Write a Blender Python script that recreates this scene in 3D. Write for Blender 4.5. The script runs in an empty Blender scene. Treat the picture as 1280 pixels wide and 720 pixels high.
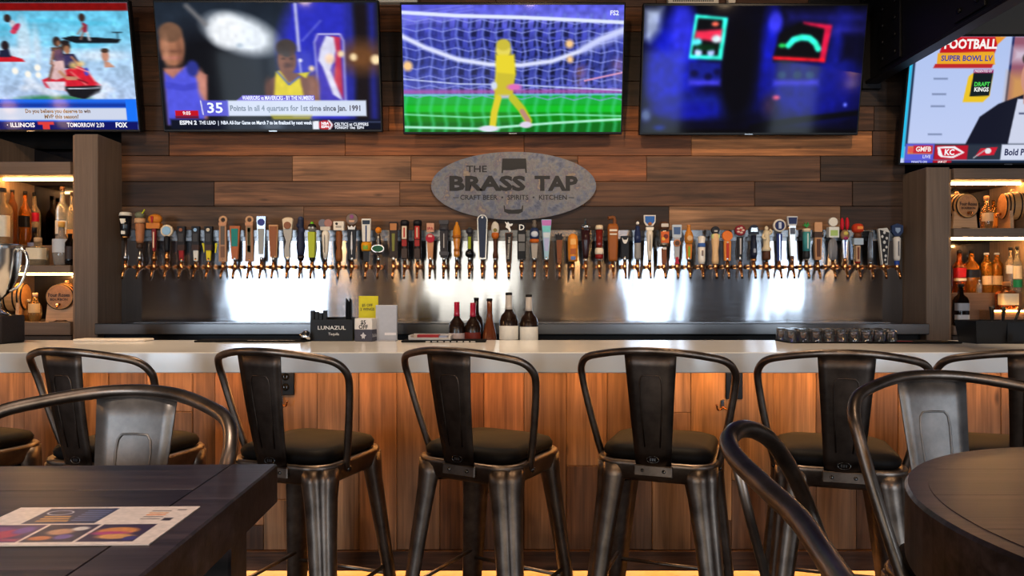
import bpy, bmesh, math, random
import numpy as np
from mathutils import Vector, Matrix
random.seed(7)
C = bpy.context.scene.collection
R = math.radians
F = 900.0                      # focal length in pixels of the 1280 px wide frame
CX, HY, CZ = 640.0, 365.0, 1.305

# ------------------------------------------------------------------ camera
cam = bpy.data.cameras.new('camera')
cam.sensor_width = 36.0
cam.lens = 36.0 * F / 1280.0
cam.shift_y = 5.0 / 1280.0
cam.clip_start = 0.05
camo = bpy.data.objects.new('camera', cam)
camo.location = (0, 0, CZ)
camo.rotation_euler = (R(90), 0, 0)
C.objects.link(camo)
bpy.context.scene.camera = camo

# ------------------------------------------------------------------ world, exposure
sc = bpy.context.scene
w = bpy.data.worlds.new('dim_interior')
sc.world = w
w.use_nodes = True
w.node_tree.nodes['Background'].inputs[0].default_value = (0.75, 0.85, 1.0, 1)
w.node_tree.nodes['Background'].inputs[1].default_value = 0.6
sc.view_settings.view_transform = 'Standard'
sc.view_settings.look = 'None'
sc.view_settings.exposure = 0.0
sc.view_settings.gamma = 1.0
sc.cycles.use_denoising = True
sc.cycles.max_bounces = 6
sc.cycles.diffuse_bounces = 3
sc.cycles.glossy_bounces = 4
sc.cycles.transmission_bounces = 6
sc.cycles.caustics_reflective = False
sc.cycles.caustics_refractive = False
sc.cycles.sample_clamp_indirect = 4.0

# ------------------------------------------------------------------ large lights
def lin(c):
    return tuple(((v / 12.92) if v <= 0.04045 else ((v + 0.055) / 1.055) ** 2.4) for v in (x / 255.0 for x in c))

def area(name, loc, rot, sx, sy, watts, col, spread=None):
    l = bpy.data.lights.new(name, 'AREA')
    l.shape = 'RECTANGLE'; l.size = sx; l.size_y = sy
    l.energy = watts; l.color = col
    if spread: l.spread = R(spread)
    o = bpy.data.objects.new(name, l)
    o.location = loc; o.rotation_euler = rot
    C.objects.link(o)
    return o

def spot(name, loc, target, watts, col, angle=60, blend=0.6, size=0.05):
    l = bpy.data.lights.new(name, 'SPOT')
    l.energy = watts; l.color = col; l.spot_size = R(angle); l.spot_blend = blend; l.shadow_soft_size = size
    o = bpy.data.objects.new(name, l)
    o.location = loc
    d = Vector(target) - Vector(loc)
    o.rotation_euler = d.to_track_quat('-Z', 'Y').to_euler()
    C.objects.link(o)
    return o

WIN_Y = -4.0
# daylight in the four street windows behind the photographer (their frames are built below)
WINDOWS = [(-4.25, 1.75, (0.68, 0.84, 1.0), 19.0), (-0.82, 1.9, (1.0, 0.94, 0.76), 4.6), (2.62, 0.8, (0.68, 0.84, 1.0), 19.0), (4.95, 0.85, (0.68, 0.84, 1.0), 19.0)]
FILL_WINDOWS = [(-1.9, 2.6), (1.0, 2.4)]      # made-up windows added to both side walls as fill: centre y, width
WZ0, WZ1 = 0.35, 2.45
for wx, ww, wc, wr in WINDOWS:
    area('window_or_fill_daylight', (wx, WIN_Y - 0.12, (WZ0 + WZ1) / 2), (R(90), 0, 0), ww, WZ1 - WZ0, wr * math.pi * ww * (WZ1 - WZ0), wc)
for wy, ww in FILL_WINDOWS:
    for sx in (-1, 1):
        area('window_or_fill_daylight', (sx * 8.12, wy, (WZ0 + WZ1) / 2), (R(90), 0, R(90 * -sx)), ww, WZ1 - WZ0, 80.0 * math.pi * ww * (WZ1 - WZ0), (0.58, 0.79, 1.0))  # fill light behind the made-up side windows, added to brighten the bar
for x in (-2.4, -.8, .8, 2.4):
    spot('bar_top_fill', (x, 3.15, 3.2), (x, 3.15, 1.07), 150, (1.0, 0.72, 0.46), 62, 0.7)  # unseen warm spots added to brighten the bar top
WARM = (1.0, 0.62, 0.30)
# warm track spots under the ceiling: on the plank wall, the tap row and the bar front
SPOTS = [(-1.7, 2.6, 3.1, -1.75, 4.6, 1.9), (0.15, 2.6, 3.1, 0.1, 4.6, 1.9), (1.75, 2.6, 3.1, 1.5, 4.6, 1.9)]
for a in SPOTS:
    spot('track_or_fill_spot', a[:3], a[3:], 90, (1.0, 0.70, 0.42), 80, 0.8)
FRONT_SPOTS = [(-2.0, 0.6, 3.1), (-0.6, 0.6, 3.1), (0.75, 0.6, 3.1), (2.0, 0.6, 3.1)]
for x, y, z in FRONT_SPOTS:
    spot('track_or_fill_spot', (x, y, z), (x * 1.0, 3.05, 0.35), 36, (1.0, 0.68, 0.40), 46, 0.5)

for x, y, e in ((-.75, .7, 150), (.9, .75, 40)):  # unseen spots added to brighten the menu card and tables
    spot('track_or_fill_spot', (x, y - .5, 3.1), (x, y, 1.04), e, (1.0, 0.84, 0.70), 50, 0.8)

# ------------------------------------------------------------------ materials
def newmat(name):
    m = bpy.data.materials.new(name)
    m.use_nodes = True
    nt = m.node_tree
    return m, nt, nt.nodes['Principled BSDF']

def N(nt, t, **kw):
    n = nt.nodes.new(t)
    for k, v in kw.items():
        setattr(n, k, v)
    return n

def simple(name, col, rough=0.5, metal=0.0, trans=0.0, emit=None, es=1.0, spec=0.5, coat=0.0, ior=1.45):
    m, nt, b = newmat(name)
    b.inputs['Base Color'].default_value = (*lin(col), 1)
    b.inputs['Roughness'].default_value = rough
    b.inputs['Metallic'].default_value = metal
    b.inputs['Transmission Weight'].default_value = trans
    b.inputs['Specular IOR Level'].default_value = spec
    b.inputs['Coat Weight'].default_value = coat
    b.inputs['IOR'].default_value = ior
    if emit:
        b.inputs['Emission Color'].default_value = (*lin(emit), 1)
        b.inputs['Emission Strength'].default_value = es
    return m

def objcolor(name, rough=0.5, metal=0.0, trans=0.0, ior=1.45, spec=0.5, wear=0.0):
    m, nt, b = newmat(name)
    oi = N(nt, 'ShaderNodeObjectInfo')
    src = oi.outputs['Color']
    if wear:
        tc = N(nt, 'ShaderNodeTexCoord'); nz = N(nt, 'ShaderNodeTexNoise')
        nz.inputs['Scale'].default_value = 60; nz.inputs['Detail'].default_value = 4
        nt.links.new(tc.outputs['Object'], nz.inputs['Vector'])
        mr = N(nt, 'ShaderNodeMapRange'); mr.inputs[3].default_value = 1 - wear; mr.inputs[4].default_value = 1 + wear * 0.4
        nt.links.new(nz.outputs[0], mr.inputs[0])
        mx = N(nt, 'ShaderNodeMix', data_type='RGBA', blend_type='MULTIPLY'); mx.inputs[0].default_value = 1
        nt.links.new(src, mx.inputs[6]); nt.links.new(mr.outputs[0], mx.inputs[7])
        src = mx.outputs[2]
    nt.links.new(src, b.inputs['Base Color'])
    b.inputs['Roughness'].default_value = rough
    b.inputs['Metallic'].default_value = metal
    b.inputs['Transmission Weight'].default_value = trans
    b.inputs['IOR'].default_value = ior
    b.inputs['Specular IOR Level'].default_value = spec
    return m

def woodmat(name, axis, rough=0.55, contrast=0.55, streak=22.0, color=None, spec=0.35, knots=True, bump=0.25, coat=0.0):
    """Sawn timber: the colour is the object's own (or fixed); grain runs along the given axis."""
    m, nt, b = newmat(name)
    L = nt.links.new
    tc = N(nt, 'ShaderNodeTexCoord'); oi = N(nt, 'ShaderNodeObjectInfo')
    sh = N(nt, 'ShaderNodeVectorMath', operation='ADD')
    mul = N(nt, 'ShaderNodeMath', operation='MULTIPLY'); mul.inputs[1].default_value = 37.0
    L(oi.outputs['Random'], mul.inputs[0])
    L(tc.outputs['Object'], sh.inputs[0]); L(mul.outputs[0], sh.inputs[1])
    def noise(along, across, detail, dist=0.0):
        mp = N(nt, 'ShaderNodeMapping')
        s = [across] * 3; s['xyz'.index(axis)] = along
        mp.inputs['Scale'].default_value = s
        L(sh.outputs[0], mp.inputs['Vector'])
        n = N(nt, 'ShaderNodeTexNoise'); n.inputs['Scale'].default_value = 1.0
        n.inputs['Detail'].default_value = detail; n.inputs['Distortion'].default_value = dist
        n.inputs['Roughness'].default_value = 0.62
        L(mp.outputs[0], n.inputs['Vector'])
        return n.outputs[0]
    fine = noise(1.6, streak * 3.2, 5.0, 0.3)
    broad = noise(0.9, streak * 0.55, 3.0, 1.6)
    blot = noise(1.7, 4.0, 2.0)
    def rng(src, a, c, lo=0.25, hi=0.75):
        r = N(nt, 'ShaderNodeMapRange'); r.inputs[1].default_value = lo; r.inputs[2].default_value = hi
        r.inputs[3].default_value = a; r.inputs[4].default_value = c
        L(src, r.inputs[0]); return r.outputs[0]
    def mulm(a, c):
        q = N(nt, 'ShaderNodeMath', operation='MULTIPLY'); L(a, q.inputs[0]); L(c, q.inputs[1]); return q.outputs[0]
    k = mulm(mulm(rng(fine, 1 - contrast * 0.6, 1 + contrast * 0.45), rng(broad, 1 - contrast * 0.7, 1 + contrast * 0.4)), rng(blot, 1 - contrast * 0.45, 1 + contrast * 0.35))
    if knots:
        mp = N(nt, 'ShaderNodeMapping'); s = [9.0] * 3; s['xyz'.index(axis)] = 3.2
        mp.inputs['Scale'].default_value = s
        L(sh.outputs[0], mp.inputs['Vector'])
        v = N(nt, 'ShaderNodeTexVoronoi'); v.inputs['Scale'].default_value = 1.0
        L(mp.outputs[0], v.inputs['Vector'])
        k = mulm(k, rng(v.outputs['Distance'], 0.35, 1.0, 0.03, 0.13))
    mx = N(nt, 'ShaderNodeMix', data_type='RGBA', blend_type='MULTIPLY'); mx.inputs[0].default_value = 1
    if color:
        mx.inputs[6].default_value = (*lin(color), 1)
    else:
        L(oi.outputs['Color'], mx.inputs[6])
    L(k, mx.inputs[7])
    L(mx.outputs[2], b.inputs['Base Color'])
    b.inputs['Roughness'].default_value = rough
    b.inputs['Specular IOR Level'].default_value = spec
    b.inputs['Coat Weight'].default_value = coat
    b.inputs['Coat Roughness'].default_value = 0.25
    bp = N(nt, 'ShaderNodeBump'); bp.inputs['Strength'].default_value = bump; bp.inputs['Distance'].default_value = 0.004
    L(fine, bp.inputs['Height']); L(bp.outputs[0], b.inputs['Normal'])
    return m

def attrmat(name, emit=False, strength=1.0, rough=0.4):
    m, nt, b = newmat(name)
    at = N(nt, 'ShaderNodeAttribute', attribute_name='picture')
    if emit:
        b.inputs['Base Color'].default_value = (0.004, 0.004, 0.005, 1)
        nt.links.new(at.outputs['Color'], b.inputs['Emission Color'])
        b.inputs['Emission Strength'].default_value = strength
        b.inputs['Roughness'].default_value = rough
        b.inputs['Specular IOR Level'].default_value = 0.035
    else:
        nt.links.new(at.outputs['Color'], b.inputs['Base Color'])
        b.inputs['Roughness'].default_value = rough
    return m

def emitcolor(name, strength=1.0):
    m, nt, b = newmat(name)
    oi = N(nt, 'ShaderNodeObjectInfo')
    b.inputs['Base Color'].default_value = (0.004, 0.004, 0.005, 1)
    nt.links.new(oi.outputs['Color'], b.inputs['Emission Color'])
    b.inputs['Emission Strength'].default_value = strength
    b.inputs['Roughness'].default_value = 0.2
    return m

def steelmat(name):
    m, nt, b = newmat(name)
    L = nt.links.new
    b.inputs['Base Color'].default_value = (0.36, 0.36, 0.38, 1)
    b.inputs['Metallic'].default_value = 1.0
    b.inputs['Anisotropic'].default_value = 0.85
    tg = N(nt, 'ShaderNodeCombineXYZ'); tg.inputs[2].default_value = 1.0
    L(tg.outputs[0], b.inputs['Tangent'])
    tc = N(nt, 'ShaderNodeTexCoord')
    def noise(sx, sz, detail):
        mp = N(nt, 'ShaderNodeMapping'); mp.inputs['Scale'].default_value = (sx, 1.0, sz)
        L(tc.outputs['Object'], mp.inputs['Vector'])
        n = N(nt, 'ShaderNodeTexNoise'); n.inputs['Scale'].default_value = 1.0; n.inputs['Detail'].default_value = detail
        L(mp.outputs[0], n.inputs['Vector']); return n.outputs[0]
    r = N(nt, 'ShaderNodeMapRange'); r.inputs[3].default_value = 0.11; r.inputs[4].default_value = 0.19
    L(noise(3, 160, 3), r.inputs[0]); L(r.outputs[0], b.inputs['Roughness'])
    bp = N(nt, 'ShaderNodeBump'); bp.inputs['Strength'].default_value = 0.5; bp.inputs['Distance'].default_value = 0.006
    L(noise(5.0, 1.2, 1.0), bp.inputs['Height'])
    L(bp.outputs[0], b.inputs['Normal'])
    return m

def gunmetal(name, base=(0.205, 0.158, 0.128), rough=0.36):
    m, nt, b = newmat(name)
    L = nt.links.new
    tc = N(nt, 'ShaderNodeTexCoord'); n = N(nt, 'ShaderNodeTexNoise')
    n.inputs['Scale'].default_value = 14; n.inputs['Detail'].default_value = 5; n.inputs['Roughness'].default_value = 0.6
    L(tc.outputs['Object'], n.inputs['Vector'])
    cr = N(nt, 'ShaderNodeMix', data_type='RGBA')
    cr.inputs[6].default_value = (*[v * 0.62 for v in base], 1); cr.inputs[7].default_value = (*[v * 1.45 for v in base], 1)
    r = N(nt, 'ShaderNodeMapRange'); r.inputs[1].default_value = 0.3; r.inputs[2].default_value = 0.7
    L(n.outputs[0], r.inputs[0]); L(r.outputs[0], cr.inputs[0])
    L(cr.outputs[2], b.inputs['Base Color'])
    b.inputs['Metallic'].default_value = 1.0
    r2 = N(nt, 'ShaderNodeMapRange'); r2.inputs[3].default_value = rough - 0.06; r2.inputs[4].default_value = rough + 0.1
    L(n.outputs[0], r2.inputs[0]); L(r2.outputs[0], b.inputs['Roughness'])
    return m

M = {}
M['plank_h'] = woodmat('reclaimed_plank_horizontal', 'x', rough=0.6, contrast=1.05, streak=18, bump=0.5)
M['plank_v'] = woodmat('reclaimed_plank_vertical', 'z', rough=0.6, contrast=0.72, streak=22, bump=0.5)
M['grey_wood_v'] = woodmat('grey_stained_oak_vertical', 'z', rough=0.5, contrast=0.3, streak=30, knots=False, spec=0.2)
M['grey_wood_h'] = woodmat('grey_stained_oak_horizontal', 'x', rough=0.5, contrast=0.3, streak=30, knots=False, spec=0.2)
M['table_wood'] = woodmat('dark_stained_table_wood', 'x', rough=0.36, contrast=1.5, streak=16, color=(54, 43, 43), spec=0.32, knots=False, bump=0.12)
M['barrel_wood'] = woodmat('pale_barrel_oak', 'y', rough=0.5, contrast=0.35, streak=30, knots=False, spec=0.2)
M['floor'] = woodmat('dark_floor_board', 'x', rough=0.45, contrast=0.5, streak=10, color=(66, 52, 44))
M['steel'] = steelmat('brushed_stainless')
M['steel_plain'] = simple('stainless_trim', (112, 110, 110), 0.24, 1.0)
M['dark_steel'] = simple('blackened_steel', (26, 26, 29), 0.5, 0.7)
M['black'] = simple('black_plastic', (12, 12, 14), 0.38, spec=0.22)
M['matte_black'] = simple('matte_black', (11, 11, 12), 0.8, spec=0.15)
M['quartz'] = None
M['gunmetal'] = gunmetal('bronzed_gunmetal')
M['gunmetal_lit'] = gunmetal('lit_gunmetal', (0.20, 0.185, 0.175), 0.44)  # same gunmetal, window light on the splats put into a brighter colour
M['gunmetal_shaded'] = gunmetal('shaded_gunmetal', (0.078, 0.058, 0.047), 0.38)  # same gunmetal, darkened for the shaded backs of the bar stools
M['leather'] = simple('dark_brown_leather', (12, 9, 8), 0.6, spec=0.16)
M['brass'] = simple('polished_copper_brass', (205, 140, 85), 0.2, 1.0)
M['chrome'] = simple('chrome', (215, 215, 218), 0.12, 1.0)
M['silver'] = simple('polished_silver', (225, 220, 212), 0.2, 1.0)
M['paint'] = objcolor('painted_object', 0.42, wear=0.12, spec=0.22)
M['paint_gloss'] = objcolor('glossy_object', 0.16, spec=0.4)
M['metal_tint'] = objcolor('tinted_metal', 0.25, metal=1.0)
M['glass'] = objcolor('coloured_glass', 0.05, trans=0.72, ior=1.3)
M['clear_glass'] = simple('clear_glass', (245, 250, 255), 0.02, trans=0.97, ior=1.4, spec=0.8)
M['led'] = simple('warm_led', (255, 190, 110), 0.5, emit=(255, 184, 98), es=17.0)
M['led_shelf'] = simple('warm_shelf_led', (255, 190, 110), 0.5, emit=(255, 190, 110), es=55.0)
M['led_floor'] = simple('warm_led_floor', (255, 190, 110), 0.5, emit=(255, 184, 98), es=22.0)
M['bulb'] = simple('edison_filament_glow', (255, 190, 110), 0.3, emit=(255, 178, 92), es=110.0)
M['mirror'] = simple('smoked_mirror', (96, 100, 112), 0.06, 1.0)
M['screen'] = attrmat('lit_screen', True, 1.0, 0.07)
M['screen_text'] = emitcolor('lit_lettering', 1.0)
M['print'] = attrmat('printed_card', False, 1.0, 0.3)
M['ink'] = simple('dark_ink', (24, 22, 24), 0.6)
M['grey_paint'] = simple('grey_wall_paint', (92, 84, 78), 0.8)
M['ceiling'] = simple('charcoal_ceiling', (38, 36, 36), 0.9)
M['wall_paint'] = simple('brown_wall_paint', (96, 76, 60), 0.8)
M['toe'] = simple('toe_kick_board', (214, 186, 150), 0.6)
def quartz():
    m, nt, b = newmat('white_quartz')
    L = nt.links.new
    tc = N(nt, 'ShaderNodeTexCoord'); n = N(nt, 'ShaderNodeTexNoise')
    n.inputs['Scale'].default_value = 9; n.inputs['Detail'].default_value = 6
    L(tc.outputs['Object'], n.inputs['Vector'])
    mx = N(nt, 'ShaderNodeMix', data_type='RGBA')
    mx.inputs[6].default_value = (0.74, 0.73, 0.71, 1); mx.inputs[7].default_value = (0.82, 0.81, 0.80, 1)
    L(n.outputs[0], mx.inputs[0]); L(mx.outputs[2], b.inputs['Base Color'])
    b.inputs['Roughness'].default_value = 0.14
    return m
M['quartz'] = quartz()
def signmat():
    m, nt, b = newmat('weathered_zinc')
    L = nt.links.new
    tc = N(nt, 'ShaderNodeTexCoord')
    def nz(s, d):
        n = N(nt, 'ShaderNodeTexNoise'); n.inputs['Scale'].default_value = s; n.inputs['Detail'].default_value = d
        n.inputs['Roughness'].default_value = 0.7
        L(tc.outputs['Object'], n.inputs['Vector']); return n
    cr = N(nt, 'ShaderNodeValToRGB'); e = cr.color_ramp.elements
    e[0].position = 0.30; e[0].color = (*lin((62, 68, 86)), 1)
    e[1].position = 0.72; e[1].color = (*lin((140, 132, 118)), 1)
    for p, c in ((0.42, (92, 97, 114)), (0.5, (112, 110, 110)), (0.58, (95, 91, 104)), (0.64, (134, 118, 100))):
        q = e.new(p); q.color = (*lin(c), 1)
    n1 = nz(9, 6)
    L(n1.outputs[0], cr.inputs[0])
    n2 = nz(70, 3); r = N(nt, 'ShaderNodeMapRange'); r.inputs[3].default_value = 0.55; r.inputs[4].default_value = 1.35
    L(n2.outputs[0], r.inputs[0])
    mx = N(nt, 'ShaderNodeMix', data_type='RGBA', blend_type='MULTIPLY'); mx.inputs[0].default_value = 1
    L(cr.outputs[0], mx.inputs[6]); L(r.outputs[0], mx.inputs[7]); L(mx.outputs[2], b.inputs['Base Color'])
    b.inputs['Metallic'].default_value = 0.35; b.inputs['Roughness'].default_value = 0.5
    return m
M['zinc'] = signmat()

# ------------------------------------------------------------------ mesh helpers
class MB:
    """Collects shapes, then links them as one mesh object."""
    def __init__(s):
        s.v = []; s.f = []; s.sm = []
    def add(s, verts, faces, smooth=False):
        o = len(s.v)
        s.v += [tuple(p) for p in verts]
        s.f += [tuple(i + o for i in f) for f in faces]
        s.sm += [smooth] * len(faces)
        return s
    def box(s, x0, x1, y0, y1, z0, z1, bev=0.0):
        if bev <= 0:
            v = [(x, y, z) for x in (x0, x1) for y in (y0, y1) for z in (z0, z1)]
            return s.add(v, [(0, 1, 3, 2), (4, 6, 7, 5), (0, 4, 5, 1), (2, 3, 7, 6), (0, 2, 6, 4), (1, 5, 7, 3)])
        b = min(bev, (x1 - x0) * .45, (y1 - y0) * .45, (z1 - z0) * .45)
        bm = bmesh.new()
        bmesh.ops.create_cube(bm, size=1.0)
        for q in bm.verts:
            q.co = Vector(((x0 + x1) / 2 + q.co.x * (x1 - x0), (y0 + y1) / 2 + q.co.y * (y1 - y0), (z0 + z1) / 2 + q.co.z * (z1 - z0)))
        bmesh.ops.bevel(bm, geom=bm.edges[:], offset=b, segments=1, affect='EDGES', profile=0.5)
        bm.verts.index_update()
        s.add([q.co.copy() for q in bm.verts], [[q.index for q in f.verts] for f in bm.faces])
        bm.free()
        return s
    def lathe(s, prof, n=16, c=(0, 0, 0), axis='z', power=2.0, caps=True, a0=0.0, a1=360.0, flat=1.0):
        """prof: (height, radius) from bottom to top around an axis; power > 2 gives a squared section."""
        full = abs(a1 - a0 - 360.0) < 1e-6
        cols = n if full else n + 1
        vs = []
        for (h, r) in prof:
            for i in range(cols):
                t = R(a0 + (a1 - a0) * i / n)
                k = r * (abs(math.cos(t)) ** power + abs(math.sin(t)) ** power) ** (-1.0 / power)
                x, y = k * math.cos(t), k * math.sin(t) * flat
                p = {'z': (x, y, h), 'y': (x, h, y), 'x': (h, x, y)}[axis]
                vs.append((p[0] + c[0], p[1] + c[1], p[2] + c[2]))
        fs = []
        for j in range(len(prof) - 1):
            for i in range(n):
                a = j * cols + i; b_ = j * cols + (i + 1) % cols
                q = (a, b_, b_ + cols, a + cols)
                fs.append(q[::-1] if axis == 'y' else q)
        s.add(vs, fs, True)
        if caps and full:
            o = len(s.v) - len(vs)
            s.f.append(tuple(o + i for i in (range(n) if axis == 'y' else reversed(range(n))))); s.sm.append(False)
            e = o + (len(prof) - 1) * cols
            s.f.append(tuple(e + i for i in (reversed(range(n)) if axis == 'y' else range(n)))); s.sm.append(False)
        return s
    def tube(s, pts, r, n=10, closed=False, caps=True):
        pts = [Vector(p) for p in pts]
        rs = r if isinstance(r, (list, tuple)) else [r] * len(pts)
        m = len(pts)
        tan = []
        for i in range(m):
            a = pts[(i - 1) % m] if (closed or i > 0) else pts[i]
            b = pts[(i + 1) % m] if (closed or i < m - 1) else pts[i]
            tan.append((b - a).normalized())
        up = Vector((0, 0, 1)) if abs(tan[0].z) < 0.9 else Vector((0, 1, 0))
        nrm = (up - tan[0] * up.dot(tan[0])).normalized()
        vs = []
        for i in range(m):
            nrm = (nrm - tan[i] * nrm.dot(tan[i]))
            nrm = nrm.normalized() if nrm.length > 1e-6 else tan[i].orthogonal().normalized()
            bn = tan[i].cross(nrm)
            for k in range(n):
                t = 2 * math.pi * k / n
                vs.append(pts[i] + (nrm * math.cos(t) + bn * math.sin(t)) * rs[i])
        fs = []
        for i in range(m if closed else m - 1):
            j = (i + 1) % m
            for k in range(n):
                l = (k + 1) % n
                fs.append((i * n + k, i * n + l, j * n + l, j * n + k))
        s.add(vs, fs, True)
        if caps and not closed:
            o = len(s.v) - len(vs)
            s.f.append(tuple(o + k for k in reversed(range(n)))); s.sm.append(False)
            s.f.append(tuple(o + (m - 1) * n + k for k in range(n))); s.sm.append(False)
        return s
    def loft(s, rings, caps=True, smooth=True):
        n = len(rings[0]); vs = [p for r in rings for p in r]; fs = []
        for j in range(len(rings) - 1):
            for i in range(n):
                k = (i + 1) % n
                fs.append((j * n + i, j * n + k, (j + 1) * n + k, (j + 1) * n + i))
        s.add(vs, fs, smooth)
        if caps:
            o = len(s.v) - len(vs)
            s.f.append(tuple(o + i for i in reversed(range(n)))); s.sm.append(False)
            s.f.append(tuple(o + (len(rings) - 1) * n + i for i in range(n))); s.sm.append(False)
        return s
    def prism(s, pts, y0, y1):
        """Outline in x,z pushed through from y0 (front) to y1 (back)."""
        n = len(pts)
        vs = [(x, y0, z) for x, z in pts] + [(x, y1, z) for x, z in pts]
        fs = [tuple(range(n)), tuple(reversed(range(n, 2 * n)))]
        fs += [(i, i + n, (i + 1) % n + n, (i + 1) % n) for i in range(n)]
        return s.add(vs, fs)
    def ellipsoid(s, c, rx, ry, rz, n=14, m=8):
        prof = []
        vs, fs = [], []
        for j in range(1, m):
            t = math.pi * j / m
            for i in range(n):
                a = 2 * math.pi * i / n
                vs.append((c[0] + rx * math.sin(t) * math.cos(a), c[1] + ry * math.sin(t) * math.sin(a), c[2] - rz * math.cos(t)))
        for j in range(m - 2):
            for i in range(n):
                k = (i + 1) % n
                fs.append((j * n + i, j * n + k, (j + 1) * n + k, (j + 1) * n + i))
        b = len(vs); vs.append((c[0], c[1], c[2] - rz)); vs.append((c[0], c[1], c[2] + rz))
        for i in range(n):
            k = (i + 1) % n
            fs.append((b, k, i)); fs.append((b + 1, (m - 2) * n + i, (m - 2) * n + k))
        return s.add(vs, fs, True)
    def shift(s, d):
        s.v = [(x + d[0], y + d[1], z + d[2]) for x, y, z in s.v]; return s
    def xform(s, mat):
        s.v = [tuple(mat @ Vector(p)) for p in s.v]; return s
    def build(s, name, mat, parent=None, color=None, loc=None, fixn=True):
        me = bpy.data.meshes.new(name)
        me.from_pydata(s.v, [], s.f)
        me.polygons.foreach_set('use_smooth', s.sm)
        if fixn:
            bm = bmesh.new(); bm.from_mesh(me)
            bmesh.ops.recalc_face_normals(bm, faces=bm.faces); bm.to_mesh(me); bm.free()
        me.materials.append(M[mat] if isinstance(mat, str) else mat)
        me.update()
        o = bpy.data.objects.new(name, me)
        if loc: o.location = loc
        if parent: o.parent = parent
        if color is not None: o.color = (*lin(color), 1)
        C.objects.link(o)
        return o

def tag(o, label=None, cat=None, group=None, kind=None):
    if label: o['label'] = label
    if cat: o['category'] = cat
    if group: o['group'] = group
    if kind: o['kind'] = kind
    return o

def thing(name, label, cat, loc=(0, 0, 0), rz=0.0, group=None, rot=None):
    o = bpy.data.objects.new(name, None)
    o.empty_display_size = 0.05
    o.location = loc
    o.rotation_euler = rot if rot else (0, 0, rz)
    C.objects.link(o)
    return tag(o, label, cat, group)

def copy_tree(o, parent=None):
    c = o.copy(); C.objects.link(c)
    if parent: c.parent = parent
    for ch in list(o.children): copy_tree(ch, c)
    return c

def px(x, y, D):
    return Vector(((x - CX) * D / F, D, CZ + (HY - y) * D / F))

def spline(pts, n=6, closed=False):
    pts = [Vector(p) for p in pts]; out = []
    m = len(pts)
    for i in range(m if closed else m - 1):
        p0 = pts[(i - 1) % m] if closed or i > 0 else pts[0] * 2 - pts[1]
        p1, p2 = pts[i], pts[(i + 1) % m]
        p3 = pts[(i + 2) % m] if closed or i + 2 < m else pts[-1] * 2 - pts[-2]
        for k in range(n):
            t = k / n
            out.append(0.5 * ((2 * p1) + (p2 - p0) * t + (2 * p0 - 5 * p1 + 4 * p2 - p3) * t * t + (3 * p1 - p0 - 3 * p2 + p3) * t ** 3))
    if not closed: out.append(pts[-1])
    return out

def ellipse(cx, cz, rx, rz, n=40):
    return [(cx + rx * math.cos(2 * math.pi * i / n), cz + rz * math.sin(2 * math.pi * i / n)) for i in range(n)]

def rrect(x0, x1, z0, z1, r, n=4):
    out = []
    for cx, cz, a in ((x1 - r, z1 - r, 0), (x0 + r, z1 - r, 90), (x0 + r, z0 + r, 180), (x1 - r, z0 + r, 270)):
        for i in range(n + 1):
            t = R(a + 90 * i / n); out.append((cx + r * math.cos(t), cz + r * math.sin(t)))
    return out

def text_mb(s, size, x=0, z=0, y=0, align='CENTER', bold=0.0, stretch=1.0, rot=0.0, depth=0.0, fit=None):
    """Lettering standing in the x,z plane at depth y, facing -y; size is the cap height."""
    cu = bpy.data.curves.new('lettering', 'FONT')
    cu.body = s; cu.align_x = align; cu.align_y = 'CENTER'
    cu.size = size / 0.70; cu.offset = bold * size * 0.05; cu.resolution_u = 2
    cu.extrude = depth
    o = bpy.data.objects.new('lettering', cu)
    me = o.to_mesh()
    vs = [v.co.copy() for v in me.vertices]; fs = [tuple(p.vertices) for p in me.polygons]
    o.to_mesh_clear()
    if fit: stretch = fit / max(1e-6, max(v.x for v in vs) - min(v.x for v in vs))
    bpy.data.objects.remove(o); bpy.data.curves.remove(cu)
    mb = MB(); c, sn = math.cos(rot), math.sin(rot)
    out = []
    for v in vs:
        a, b = v.x * stretch, v.y
        out.append((x + a * c - b * sn, y - v.z, z + a * sn + b * c))
    mb.add(out, fs)
    return mb

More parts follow.
